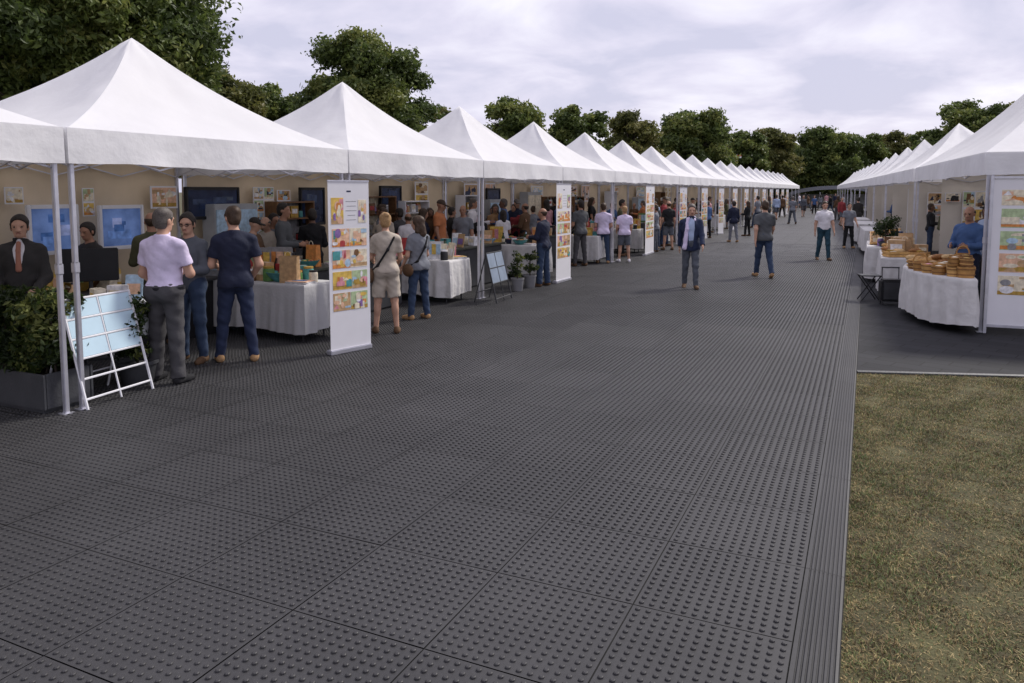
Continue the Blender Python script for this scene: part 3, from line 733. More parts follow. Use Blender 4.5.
    if 'suit' in extra or 'open' in extra:
        inner = fab('white' if 'suit' in extra else 'paleblue')
        if 'suit' in extra: tp.append(rc(up((0, .15, 1.20)), up((0, .11, 1.47)), .004, .058, sub=True))
        else: tp.append(rc(up((0, .16, .78)), up((0, .12, 1.46)), .03, .060, sub=True))
        ip = [dict(p, caps=[(up((0, 0, .93)), np.array([0, 0, -1.])), nc], k=.035) for p in tors[:5] + trap]
        ip.append(rc(up((0, -.018, 1.44)), up((0, .0, 1.53)), .060, .056, caps=[(up((0, -.002, 1.52)), np.array([0, -.3, 1.]))], k=.012))
        make('shirt', ip, .006, [inner], root, .002)
    make('jacket' if kind == 'jacket' else 'top' if fem else 'shirt', tp, it, mats_, root, .005 if kind != 'jacket' else .004)
    if 'suit' in extra:
        make('tie', [rc(up((0, .085, 1.475)), up((0, .118, 1.40)), .010, .011, k=.01), rc(up((0, .118, 1.40)), up((0, .130, 1.20)), .010, .018, k=.01)], .012, [fab('tie')], root)
    if 'scarf' in extra:
        make('scarf', [rc(up((.075, .06, 1.46)), up((.09, .125, 1.25)), .024, .03, k=.02), rc(up((.09, .125, 1.25)), up((.13, .125, .86)), .03, .04, k=.02), rc(up((.075, .06, 1.46)), up((-.05, -.07, 1.49)), .024, .024, k=.02), rc(up((-.05, -.07, 1.49)), up((-.07, .06, 1.44)), .024, .022, k=.02)], .008, [fab('lavender')], root, .006)
    if 'strap' in extra:
        pts_ = [up((.12, -.10, 1.42)), up((.03, -.155, 1.25)), up((-.12, -.14, 1.02)), up((-.2, -.02, .93))]
        make('bag_strap', [rc(pts_[i], pts_[i + 1], .010, .010) for i in range(3)], .006, [fab('black')], root)
        make('shoulder_bag', [el(up((-.225, .0, .86)), (.05, .12, .10))], .01, [fab('brown')], root)
    if 'belt' in extra:
        bt = [dict(p, caps=[(up((0, 0, .985)), np.array([0, 0, 1.])), (up((0, 0, .955)), np.array([0, 0, -1.]))]) for p in tors[:2]]
        make('belt', bt, .021, [fab('black')], root, rs=min(res, .009))
    if 'glasses' in extra:
        gl = []
        for sx in (-1, 1):
            ring = [hp_((sx * .032 + .022 * math.cos(t * .785), .098, 1.646 + .017 * math.sin(t * .785))) for t in range(9)]
            gl += [rc(ring[t], ring[t + 1], .003, .003, k=.002) for t in range(8)] + [rc(hp_((sx * .054, .096, 1.65)), hp_((sx * .080, .0, 1.652)), .003, .003, k=.002)]
        gl.append(rc(hp_((-.010, .105, 1.648)), hp_((.010, .105, 1.648)), .003, .003, k=.002))
        make('glasses', gl, .0005, [fab('black')], root, rs=.0035)
    # bottom garment
    kind, bcol = bottom; bm_ = fab(bcol); wz = up((0, 0, 1.01))[2]; wc = (np.array([0, 0, wz]), np.array([0, 0, 1.])); bp = []
    for p in [tors[0], tors[1], tors[5], tors[6]]: bp.append(dict(p, caps=[wc], k=.04))
    if kind in ('trousers', 'slim', 'shorts'):
        for hp2, kp, ap, d1, d2, fd in LG:
            if kind == 'shorts':
                bp.append(rc(hp2, kp, .098 * th, .085, caps=[(kp - d1 * .05, d1)], k=.03))
            else:
                bp.append(rc(hp2, kp, .094 * th, .066 if kind == 'trousers' else .060, k=.035))
                bp.append(rc(kp, ap + d2 * .03, .066 if kind == 'trousers' else .058, .058 if kind == 'trousers' else .044, caps=[(ap + d2 * .012, d2)], k=.03))
    elif kind == 'skirt':
        bp.append(rc(up((0, -.01, .95)), up((0, 0, .52)), .15, .20, caps=[(up((0, 0, .52)), np.array([0, 0, -1.]))], k=.05))
    make({'shorts': 'shorts', 'skirt': 'skirt'}.get(kind, 'trousers'), bp, .010, [bm_], root, .006)
    # shoes
    for ap, fd, d2 in foot_p:
        zf = (ap[2] - .075 if abs(fd[2]) < .1 else -10)
        pl = [(np.array([0, 0, max(0, zf)]), np.array([0, 0, -1.]))] if zf > -5 else []
        make('shoe', [rc(ap + np.array([0, -.025, -.035]), ap + fd * .10 + np.array([0, 0, -.040]), .038, .036, k=.02, caps=pl), rc(ap + fd * .10 + np.array([0, 0, -.04]), ap + fd * .175 + np.array([0, 0, -.045]), .037, .028, k=.02, caps=pl),
                      rc(ap + np.array([0, -.012, .0]), ap + np.array([0, -.015, -.03]), .036, .036, k=.02, caps=pl)], .006, [fab(shoes)], root)
    # hair
    st = hair[0]; Hn = lambda n_: HR @ np.array(n_, float)
    hc_ = [(hp_((0, .064, 1.726)), Hn((0, .80, -.60))), (hp_((0, 0, 1.56)), Hn((0, 0, -1)))]
    hp2 = []
    if st in ('short', 'long', 'bun', 'balding'):
        if st == 'balding':
            hp2 = [el(hp_((0, -.014, 1.655)), (.078, .094, .075), HR, caps=[(hp_((0, .01, 1.66)), Hn((0, .85, -.3))), (hp_((0, 0, 1.685)), Hn((0, 0, 1))), (hp_((0, 0, 1.57)), Hn((0, 0, -1)))], k=.01)]
        else:
            tc_ = [(hp_((sx * .066, .036, 1.655)), Hn((sx * .50, .84, -.20))) for sx in (-1, 1)]
            hp2 = [el(hp_((0, -.010, 1.674)), (.0745, .093, .090), HR, caps=hc_ + tc_, k=.01), el(hp_((0, -.012, 1.705)), (.070, .088, .072), HR, caps=[hc_[0]] + tc_, k=.02), rc(hp_((-.0745, .022, 1.675)), hp_((-.0735, .018, 1.635)), .008, .006, k=.006), rc(hp_((.0745, .022, 1.675)), hp_((.0735, .018, 1.635)), .008, .006, k=.006), el(hp_((0, -.035, 1.635)), (.070, .068, .085), HR, caps=[hc_[1], (hp_((0, .0, 1.6)), Hn((0, 1, -.15)))], k=.02)]
        if st == 'long':
            hp2 += [rc(hp_((0, -.055, 1.68)), hp_((0, -.085, 1.47)), .075, .06, k=.03), rc(hp_((-.06, -.02, 1.68)), hp_((-.07, -.03, 1.50)), .035, .03, k=.03), rc(hp_((.06, -.02, 1.68)), hp_((.07, -.03, 1.50)), .035, .03, k=.03)]
        if st == 'bun': hp2 += [el(hp_((0, -.085, 1.735)), (.04, .04, .038), HR, k=.015)]
    if st == 'cap':
        hp2 = [el(hp_((0, -.010, 1.68)), (.078, .098, .092), HR, caps=[(hp_((0, 0, 1.67)), Hn((0, 0, -1)))], k=.01), el(hp_((0, .11, 1.675)), (.065, .07, .012), HR, k=.01)]
    if hp2: make('hair' if st != 'cap' else 'cap', hp2, .006, [hm], root, .006 if st != 'cap' else 0)
    return root
def GX(px, X): return PX(px, 215, X)
def htof(p, ytop): return H0 + (191 - ytop) * depth((p[0], p[1], H0)) / F
AW = 25   # facing away from the camera
def pp(px, foot, ytop, rot, label, **kw):
    p = P(px, foot); person(p, rot, max(1.5, min(1.98, htof(p, ytop))), label, **kw)
HANG = ((6, 14, 9, 0), (4, 14, 9, 0)); FRONT = ((12, 78, 10, 28), (12, 78, 10, 28)); WALK = ((22, 18, 7, 0), (-22, 16, 7, 0)); WALK2 = ((-22, 16, 7, 0), (22, 22, 7, 0))
STRIDE = ((20, 8, 2), (-16, 14, 2)); STRIDE2 = ((-16, 14, 2), (20, 8, 2)); STAND = ((2, 2, 5), (-2, 2, 4))
pp(169, 382, 208, AW - 12, 'man in pale lavender polo and charcoal trousers seen from behind at the nearest stall', top=('tucked', 'lavender'), bottom=('trousers', 'charcoal'), hair=('short', 'grey'), arms=((4, 40, 14, 25), (14, 70, 12, 35)), legs=STAND, shoes='black', res=.0075, build=1.1, extra=('belt',), head=(-8, -6), seed=3)
pp(193, 361, 213, AW + 168, 'man with glasses in grey sweater and jeans facing two men at the nearest stall', top=('longsleeve', 'slate'), bottom=('slim', 'jeans'), hair=('short', 'dark'), arms=FRONT, legs=STAND, shoes='brown', res=.0065, head=(12, -8), seed=5, extra=('glasses',))
pp(238, 361, 206, AW + 22, 'man in navy polo and navy trousers with tan shoes, seen from behind', top=('tshirt', 'navy'), bottom=('slim', 'royal'), hair=('short', 'brown'), arms=((10, 70, 14, 30), (-2, 40, 16, 28)), legs=((3, 3, 7), (-3, 3, 6)), shoes='tan', res=.0075, build=1.05, head=(22, -4), seed=8)
pp(387, 333, 213, AW + 10, 'woman in beige top and patterned shorts with hair pinned up, bare calves', top=('blouse', 'beige'), bottom=('shorts', 'beige'), hair=('bun', 'blond'), arms=((16, 60, 10, 10), (12, 55, 10, 12)), legs=STAND, shoes='brown', fem=True, res=.0085, build=1.02, head=(10, -6), extra=('strap',), seed=11)
pp(419, 319, 216, AW + 45, 'woman in grey t-shirt and jeans with long brown hair at the second stall', top=('tshirt', 'grey'), bottom=('slim', 'jeans'), hair=('long', 'brown'), arms=((6, 30, 10, 5), (8, 50, 8, 10)), legs=STAND, shoes='tan', fem=True, res=.0085, build=1.08, head=(20, -5), extra=('strap',), seed=13)
pp(543, 286, 208, AW + 60, 'balding man in dark jacket and dark jeans beside the second roll-up banner', top=('longsleeve', 'navy'), bottom=('trousers', 'jeans'), hair=('balding', 'brown'), arms=FRONT, legs=STAND, shoes='brown', res=.011, build=1.1, skin='tan', head=(5, -8), seed=2)
pp(603, 263, 203, AW - 5, 'person in pale shirt and blue jeans standing left of a tent pole', top=('tshirt', 'lavender'), bottom=('slim', 'jeans'), hair=('short', 'brown'), arms=((8, 45, 10, 15), (10, 60, 10, 15)), legs=STAND, shoes='tan', res=.013, seed=4, build=1.02)
pp(624, 262, 206, AW + 5, 'person in lavender t-shirt and dark shorts standing right of a tent pole', top=('tshirt', 'lavender'), bottom=('shorts', 'slate'), hair=('short', 'blond'), arms=((8, 50, 8, 10), (5, 30, 10, 5)), legs=STAND, shoes='white', res=.013, seed=6, build=1.05)
pp(580, 266, 200, AW + 30, 'person in dark grey t-shirt and trousers behind the second roll-up banner', top=('tshirt', 'mid grey'), bottom=('slim', 'charcoal'), hair=('short', 'dark'), arms=((8, 40, 10, 10), (8, 40, 10, 10)), legs=STAND, shoes='brown', res=.013, skin='tan', seed=7)
pp(690, 288, 204, AW + 168, 'man walking up the aisle in navy jacket with pale scarf over one shoulder', top=('jacket', 'royal'), bottom=('slim', 'slate'), hair=('short', 'grey'), arms=WALK, legs=((10, 6, 2), (-8, 10, 2)), shoes='brown', res=.0095, extra=('scarf', 'open'), head=(8, -6), seed=9, build=1.05)
pp(763, 277, 200, AW - 4, 'man in dark grey t-shirt and jeans walking away down the middle of the aisle', top=('tshirt', 'mid grey'), bottom=('slim', 'jeans'), hair=('short', 'brown'), arms=WALK2, legs=((14, 4, 2), (-14, 14, 2)), shoes='tan', res=.0095, seed=10, build=1.05)
pp(823, 260, 201, AW + 172, 'man in white polo and teal jeans walking towards the camera', top=('polo', 'white'), bottom=('slim', 'teal jeans'), hair=('short', 'brown'), arms=((8, 12, 10, 0), (-6, 12, 10, 0)), legs=((8, 4, 3), (-8, 10, 3)), shoes='brown', res=.011, seed=12, build=1.08, head=(0, -10))
pp(848, 248, 203, AW + 175, 'person in grey t-shirt and black trousers beside the right hand tables', top=('tshirt', 'grey'), bottom=('slim', 'black'), hair=('short', 'dark'), arms=((14, 30, 9, 0), (6, 12, 9, 0)), legs=STAND, shoes='tan', res=.013, seed=14)
pp(655, 252, 205, AW + 70, 'person in light grey shirt right of the third roll-up banner', top=('tshirt', 'grey'), bottom=('slim', 'slate'), hair=('short', 'brown'), arms=FRONT, legs=STAND, res=.015, seed=15, skin='tan')
pp(668, 250, 201, AW + 10, 'person in black t-shirt and grey shorts near the third roll-up banner', top=('tshirt', 'black'), bottom=('shorts', 'slate'), hair=('balding', 'brown'), arms=HANG, legs=STAND, res=.014, seed=16)
pp(707, 238, 201, AW + 20, 'person in blue shirt and black trousers at a far stall on the left', top=('longsleeve', 'blue'), bottom=('slim', 'black'), hair=('short', 'grey'), arms=FRONT, legs=STAND, res=.016, seed=17)
pp(733, 242, 201, AW + 8, 'person in navy jacket and faded jeans walking away along the left row', top=('jacket', 'navy'), bottom=('slim', 'grey'), hair=('short', 'dark'), arms=HANG, legs=((8, 4, 2), (-8, 8, 2)), res=.015, seed=18, shoes='tan')
pp(747, 236, 201, AW + 40, 'person in black top and red scarf beside a far white banner', top=('jacket', 'black'), bottom=('slim', 'black'), hair=('long', 'brown'), arms=FRONT, legs=STAND, res=.018, seed=19, fem=True)
pp(792, 224, 196, AW, 'person in pale grey shirt walking away in the middle of the far aisle', top=('tshirt', 'grey'), bottom=('trousers', 'slate'), hair=('short', 'grey'), arms=HANG, legs=STRIDE, res=.018, seed=20)
# behind the counters of the first two tents
def px_at(px, X, ytop, rot, label, **kw):
    p = GX(px, X); p.z = 0; person(p, rot, max(1.5, min(1.98, htof(p, ytop))), label, **kw)
px_at(19, -8.25, 215, AW + 200, 'man in dark suit with orange tie behind the hedge', top=('jacket', 'dark suit'), bottom=('trousers', 'dark suit'), hair=('short', 'dark'), arms=((8, 50, 10, 20), (8, 50, 10, 20)), legs=STAND, shoes='black', res=.006, extra=('suit',), build=1.03, head=(4, -3), seed=21)
px_at(88, -9.1, 222, AW + 150, 'person in dark sweater between the two blue screens', top=('longsleeve', 'dark suit'), bottom=('trousers', 'black'), hair=('short', 'dark'), arms=FRONT, legs=STAND, res=.01, skin='tan', head=(15, -12), seed=22)
px_at(151, -8.6, 212, AW + 30, 'person in dark jacket behind the man in lavender polo', top=('jacket', 'olive'), bottom=('trousers', 'black'), hair=('balding', 'brown'), arms=FRONT, legs=STAND, res=.012, skin='tan', seed=23)
px_at(312, -9.1, 209, AW + 20, 'seller in black shirt behind the first goods table', top=('longsleeve', 'black'), bottom=('trousers', 'black'), hair=('short', 'dark'), arms=FRONT, legs=STAND, res=.011, skin='brown', seed=24)
px_at(267, -9.2, 216, AW + 160, 'seller in beige shirt bending behind the first goods table', top=('longsleeve', 'beige'), bottom=('trousers', 'brown'), hair=('balding', 'grey'), arms=FRONT, legs=STAND, res=.012, head=(0, -25), seed=25)
IN = [(399, -9.2, 208, 'longsleeve', 'charcoal', 'brown'), (430, -9.0, 208, 'jacket', 'brown', 'brown'), (452, -9.0, 207, 'jacket', 'dark suit', 'tan'), (463, -8.4, 205, 'tshirt', 'grey', 'tan'), (472, -9.2, 203, 'longsleeve', 'pink', 'brown'),
      (493, -9.3, 207, 'longsleeve', 'mid grey', 'tan'), (503, -8.5, 210, 'tshirt', 'white', 'tan'), (514, -8.9, 204, 'longsleeve', 'red', 'tan'), (525, -8.5, 203, 'jacket', 'brown', 'tan'), (533, -9.2, 206, 'longsleeve', 'grey', 'light'),
      (560, -9.0, 203, 'longsleeve', 'orange', 'tan'), (590, -9.3, 204, 'jacket', 'charcoal', 'tan'), (612, -9.2, 203, 'longsleeve', 'blue', 'light'), (634, -9.0, 203, 'tshirt', 'brown', 'tan'), (646, -8.6, 203, 'longsleeve', 'olive', 'brown'),
      (662, -8.9, 202, 'longsleeve', 'red', 'tan'), (676, -8.6, 201, 'jacket', 'black', 'tan'), (688, -8.8, 201, 'tshirt', 'paleblue', 'light'), (701, -8.4, 200, 'longsleeve', 'mid grey', 'tan'), (717, -8.7, 200, 'jacket', 'charcoal', 'tan'), (727, -8.2, 200, 'tshirt', 'red', 'light'),
      (441, -9.35, 212, 'longsleeve', 'slate', 'light'), (480, -8.7, 212, 'jacket', 'black', 'brown'), (408, -8.9, 213, 'tshirt', 'white', 'tan'), (548, -9.3, 206, 'tshirt', 'dark green', 'tan'), (571, -8.7, 205, 'jacket', 'black', 'brown')]
CN = {'dark suit': 'dark brown', 'mid grey': 'dark grey', 'paleblue': 'pale blue'}
used_l = set()
for i, (px, X, yt, k_, c_, sk) in enumerate(IN):
    p = GX(px, X); ti = int((p.y - TY0) // TW); hs = ('short', 'long', 'short', 'balding', 'bun')[i % 5]
    lab = 'person in %s %s%s, %s left tent' % (CN.get(c_, c_), {'longsleeve': 'long sleeved top', 'jacket': 'jacket', 'tshirt': 't-shirt'}[k_], {'long': ' with long hair', 'bun': ' with hair in a bun', 'balding': ', balding,'}.get(hs, ''), ORD[ti] + ' whole')
    X = min(X, -8.45)
    px_at(px, X, yt, rng.choice([AW + 150, AW + 200, AW + 60, AW - 60, AW + 20, AW + 170]), lab, top=(k_, c_), bottom=('trousers', 'black'), hair=(hs, ('dark', 'brown')[i % 2]), skin=sk, arms=(FRONT, HANG)[i % 2], legs=STAND, res=.016, fem=hs in ('long', 'bun'), seed=30 + i)
rp_ = random.Random(99); COLS = ['grey', 'black', 'white', 'brown', 'olive', 'navy', 'red', 'pink', 'beige', 'mid grey', 'blue', 'orange', 'paleblue', 'tan']
for i in range(34):
    k = 1 + i % 9; y = TY0 + k * TW + rp_.uniform(.2, TW - 1.0); x = rp_.choice([rp_.uniform(-9.4, -8.5), rp_.uniform(-7.1, -6.8) if k > 3 else rp_.uniform(-9.4, -8.6)]); c_ = COLS[(i * 5) % 14]; k_ = ('longsleeve', 'tshirt', 'jacket')[i % 3]; hs = ('short', 'long', 'short', 'bun', 'cap')[i % 5]
    wh = 'at the rear' if x < -8 else 'at the front'
    lab = 'person in %s %s%s %s of the %s left tent' % (CN.get(c_, c_), {'longsleeve': 'top', 'jacket': 'jacket', 'tshirt': 't-shirt'}[k_], {'long': ', long hair,', 'bun': ', tied hair,', 'cap': ', cap,'}.get(hs, ''), wh, ORD[k] + ' whole')
    person((x, y, 0), rp_.choice([100, 270, 200, 45, 130, 300]) + rp_.uniform(-20, 20), rp_.uniform(1.6, 1.86), lab, top=(k_, c_), bottom=('trousers', ('black', 'jeans', 'charcoal')[i % 3]), hair=(hs, ('dark', 'brown', 'grey')[i % 3]), skin=('tan', 'light', 'brown', 'tan')[i % 4], arms=(FRONT, HANG, ((30, 70, 12, 10), (10, 40, 10, 10)))[i % 3], legs=STAND, head=(rp_.uniform(-30, 30), rp_.uniform(-18, 3)), res=.017, fem=hs in ('long', 'bun'), seed=120 + i)
# far crowd in the aisle
FC = [(757, 228, 'tshirt', 'grey'), (768, 224, 'jacket', 'charcoal'), (776, 220, 'longsleeve', 'paleblue'), (782, 217, 'jacket', 'brown'), (785, 214, 'tshirt', 'white'), (803, 217, 'longsleeve', 'slate'), (808, 211, 'jacket', 'brown'), (814, 214, 'tshirt', 'blue'),
      (799, 208, 'tshirt', 'white'), (820, 210, 'longsleeve', 'grey'), (826, 208, 'tshirt', 'pink'), (812, 206, 'jacket', 'black'), (830, 213, 'jacket', 'black'), (837, 220, 'longsleeve', 'brown'), (841, 226, 'jacket', 'red'), (835, 208, 'longsleeve', 'navy'), (790, 207, 'jacket', 'navy'),
      (805, 204, 'tshirt', 'lavender'), (817, 203, 'jacket', 'charcoal'), (771, 214, 'tshirt', 'red'), (764, 219, 'jacket', 'black'), (822, 204, 'tshirt', 'grey'), (796, 204, 'longsleeve', 'brown'), (780, 210, 'jacket', 'slate'), (857, 233, 'jacket', 'dark suit'), (843, 214, 'tshirt', 'white')]
for i, (px, ft, k_, c_) in enumerate(FC):
    p = P(px, ft); near_r = px > 833
    dd = sum(1 for q in FC[:i] if q[3] == c_)
    where = 'beside the right row' if near_r else 'against the left row' if px < 786 else 'in the middle of the far aisle'
    lab = 'distant person in %s %s %s' % (CN.get(c_, c_), {'longsleeve': 'long sleeved top', 'jacket': 'jacket', 'tshirt': 't-shirt'}[k_], where)
    if lab in used_l: lab += ', farther off'
    used_l.add(lab)
    person(p, AW + rng.choice([0, 170, 10, 190, 40]), rng.uniform(1.64, 1.82), lab, top=(k_, c_), bottom=(('slim', 'trousers', 'shorts')[i % 3], ('jeans', 'charcoal', 'slate', 'black')[i % 4]), hair=(('short', 'long')[i % 4 == 1], ('dark', 'brown', 'grey')[i % 3]), arms=HANG, legs=(STRIDE, STAND, STRIDE2)[i % 3], res=.026, fem=i % 4 == 1, seed=70 + i)

# ------------------------------------------------------------------ tables, cloths and goods
USED = {}
def uniq(base, opts):
    """first wording that no other thing carries yet"""
    for c_ in [base] + opts:
        if c_ not in USED and len(c_.split()) <= 16: USED[c_] = 1; return c_
    return base
def cloth_from(poly, h, hem, name, label, m, group=None, fold=.032, seed=0, loc=(0, 0, 0)):
    """cloth over a table top of outline poly (counter-clockwise), skirt hanging in folds to hem"""
    r = random.Random(seed); pts = []; nrm = []
    n = len(poly)
    for i in range(n):
        a, b_ = Vector(poly[i] + (0,)), Vector(poly[(i + 1) % n] + (0,)); d = b_ - a; k = max(2, int(d.length / .035)); nn_ = Vector((d.y, -d.x, 0)).normalized()
        for j in range(k): pts.append(a.lerp(b_, j / k)); nrm.append(nn_)
    N_ = len(pts); nr2 = [(nrm[i - 1] + nrm[i] + nrm[(i + 1) % N_]).normalized() for i in range(N_)]
    lv = [0, .02, .06, .15, .3, .5, .7, .85, 1]; v, f = [], []; s_ = 0; ph = [r.uniform(0, 6) for _ in range(5)]
    L_ = [0]
    for i in range(1, N_): L_.append(L_[-1] + (pts[i] - pts[i - 1]).length)
    for q in lv:
        for i in range(N_):
            s_ = L_[i]; w_ = math.sin(s_ * 21 + ph[0] + 1.6 * math.sin(s_ * 3.1 + ph[1])) * (.6 + .4 * math.sin(s_ * 5 + ph[2])) + .35 * math.sin(s_ * 43 + ph[3] + 2 * q)
            o_ = .012 + (fold * w_ + .02) * min(1, q * 1.6)
            z = h - (h - hem) * q + (q * .022 * math.sin(s_ * 4 + ph[4]) if q > .5 else 0) + (.004 if q == 0 else 0)
            p = pts[i] + nr2[i] * (o_ if q > 0 else 0); v.append((p.x, p.y, z))
    for j in range(len(lv) - 1):
        for i in range(N_): f.append((j * N_ + i, (j + 1) * N_ + i, (j + 1) * N_ + (i + 1) % N_, j * N_ + (i + 1) % N_))
    f.append(list(range(N_)))
    me = newmesh(name, v, f, m, smooth=True); me.set_sharp_from_angle(angle=R(50))
    return tag(link(name, me, None, loc), label, 'tablecloth', group)
def table(x0, x1, y0, y1, h, desc, rz=0, loc=(0, 0, 0), cloth=CLOTH, hem=.13, seed=0, group='cloth covered stall tables', poly=None):
    t_ = empty('folding_table', loc, rz, 'folding table under the cloth %s' % desc, 'table', group)
    MB().box(((x0 + x1) / 2, (y0 + y1) / 2, h - .022), (x1 - x0, y1 - y0, .03), GREYL, bev=.006).build('tabletop', t_) if not poly else None
    if poly:
        m = MB(); k = len(poly); m.add([(a, b_, h - .036) for a, b_ in poly] + [(a, b_, h - .006) for a, b_ in poly], [list(range(k))[::-1], list(range(k, 2 * k))] + [(i, (i + 1) % k, k + (i + 1) % k, k + i) for i in range(k)], GREYL); m.build('tabletop', t_)
    for sx in (x0 + .12, x1 - .12):
        for sy in (y0 + .10, y1 - .10): MB().bar((sx, sy, 0), (sx, sy, h - .037), .015, DARK, 8).build('leg', t_)
    pl_ = poly or [(x0, y0), (x1, y0), (x1, y1), (x0, y1)]
    c_ = cloth_from(pl_, h, hem, 'tablecloth', 'cloth hanging in folds %s' % desc, cloth, group.replace('tables', 'cloths') if group else None, seed=seed, loc=loc)
    c_.rotation_euler = (0, 0, rz)
    return t_
KN = {'box': 'carton', 'book': 'booklet', 'bottle': 'bottle', 'jar': 'jar', 'bag': 'paper bag', 'stack': 'stack of leaflets', 'stand': 'leaflet stand', 'bowl': 'bowl', 'tin': 'tin'}
CC = {'bag': 'bag', 'stack': 'leaflets', 'stand': 'leaflet stand', 'book': 'booklet', 'box': 'carton'}
def item(kind, c, loc, rz, s=1.0, parent=None):
    m = pal(c); r = rng
    if kind == 'box':
        a, b_, h = .16 * s, .11 * s, .17 * s
        t_ = empty('carton', loc, rz); MB().box((0, 0, h / 2), (a, b_, h), m, bev=.003).build('carton_body', t_)
        MB().box((0, -b_ / 2 - .001, h * .55), (a * .7, .002, h * .4), pal(r.choice(['white', 'cream', 'yellow', 'red']))).build('front_panel', t_)
        MB().box((0, 0, h + .0012), (a * .98, b_ * .25, .002), pal('cream')).build('tape', t_)
    elif kind == 'book':
        t_ = empty('booklet', loc, rz); a, h = .15 * s, .21 * s; m2 = MB()
        m2.add([(-a / 2, 0, 0), (a / 2, 0, 0), (a / 2, .06, h), (-a / 2, .06, h), (-a / 2, .012, 0), (a / 2, .012, 0), (a / 2, .072, h), (-a / 2, .072, h)], [(0, 1, 2, 3), (7, 6, 5, 4), (0, 4, 5, 1), (1, 5, 6, 2), (2, 6, 7, 3), (3, 7, 4, 0)], m); m2.build('cover', t_)
        m3 = MB(); m3.add([(-a * .38, .010, h * .22), (a * .38, .010, h * .22), (a * .38, .034, h * .65), (-a * .38, .034, h * .65)], [(0, 1, 2, 3)], pal(r.choice(['white', 'peach', 'pale blue', 'purple', 'cream'])))
        o_ = m3.build('cover_picture', t_); o_.location = (0, -.004, 0)
    elif kind == 'bottle':
        t_ = empty('bottle', loc, rz); MB().lathe((0, 0, 0), [(.033 * s, 0), (.036 * s, .01), (.036 * s, .15 * s), (.014 * s, .19 * s), (.013 * s, .225 * s)], m, 14).build('bottle_body', t_, smooth=True)
        MB().lathe((0, 0, .225 * s), [(.016 * s, 0), (.016 * s, .022 * s)], pal('black'), 12).build('cap', t_); MB().lathe((0, 0, .05 * s), [(.0365 * s, 0), (.0365 * s, .07 * s)], pal('cream'), 14).build('bottle_label', t_, smooth=True)
    elif kind in ('jar', 'tin'):
        t_ = empty(kind, loc, rz); MB().lathe((0, 0, 0), [(.045 * s, 0), (.05 * s, .008), (.05 * s, .10 * s), (.042 * s, .115 * s)], m, 16).build(kind + '_body', t_, smooth=True)
        MB().lathe((0, 0, .115 * s), [(.046 * s, 0), (.046 * s, .018 * s)], pal(r.choice(['white', 'red', 'mustard', 'black'])), 16).build('lid', t_)
    elif kind == 'bag':
        t_ = empty('paper_bag', loc, rz); a, b_, h = .17 * s, .085 * s, .25 * s; m2 = MB()
        m2.add([(-a / 2, -b_ / 2, 0), (a / 2, -b_ / 2, 0), (a / 2, b_ / 2, 0), (-a / 2, b_ / 2, 0), (-a / 2, -b_ / 3, h), (a / 2, -b_ / 3, h * .97), (a / 2, b_ / 3, h), (-a / 2, b_ / 3, h * .98)], [(3, 2, 1, 0), (0, 1, 5, 4), (1, 2, 6, 5), (2, 3, 7, 6), (3, 0, 4, 7)], m); m2.build('bag_body', t_)
        m3 = MB()
        for q in range(8):
            a0, a1 = math.pi * q / 8, math.pi * (q + 1) / 8; m3.bar((math.cos(a0) * .045, -b_ / 3, h + math.sin(a0) * .06), (math.cos(a1) * .045, -b_ / 3, h + math.sin(a1) * .06), .004, pal('cream'), 5)
        m3.build('handle', t_)
    elif kind == 'stack':
        t_ = empty('leaflet_stack', loc, rz); m2 = MB()
        for q in range(5): m2.box((r.uniform(-.006, .006), r.uniform(-.006, .006), .004 + q * .008), (.21 * s, .15 * s, .0075), pal('white') if q < 4 else m, rz=r.uniform(-.08, .08))
        m2.build('leaflets', t_); MB().box((.0, .0, .0425), (.12 * s, .07 * s, .002), pal(r.choice(['pink', 'yellow', 'blue', 'orange']))).build('cover_picture', t_)
    elif kind == 'stand':
        t_ = empty('leaflet_stand', loc, rz); m2 = MB(); m2.box((0, .05, .15 * s), (.24 * s, .012, .30 * s), m); m2.box((0, 0, .006), (.24 * s, .12, .012), m); m2.build('stand_frame', t_)
        for q in range(3): MB().box(((q - 1) * .075 * s, .036 - .001 * q, .17 * s), (.066 * s, .012, .17 * s), pal(r.choice(['orange', 'peach', 'pale blue', 'yellow', 'pale green', 'pink']))).build('leaflet', t_)
    else:
        t_ = empty('bowl', loc, rz); MB().lathe((0, 0, 0), [(.06 * s, 0), (.11 * s, .05 * s), (.135 * s, .085 * s), (.125 * s, .085 * s), (.09 * s, .04 * s), (.01, .02 * s)], m, 20).build('bowl_body', t_, smooth=True)
        m2 = MB()
        for q in range(9): m2.lathe((r.uniform(-.06, .06) * s, r.uniform(-.06, .06) * s, .05 * s), [(.001, 0), (.024, .012), (.03, .03), (.02, .05), (.001, .056)], pal(('orange', 'yellow', 'green', 'red')[q % 4]), 8)
        m2.build('fruit', t_, smooth=True)
    return t_
WHERE = ['near its aisle end', 'in its middle', 'at its inner end']
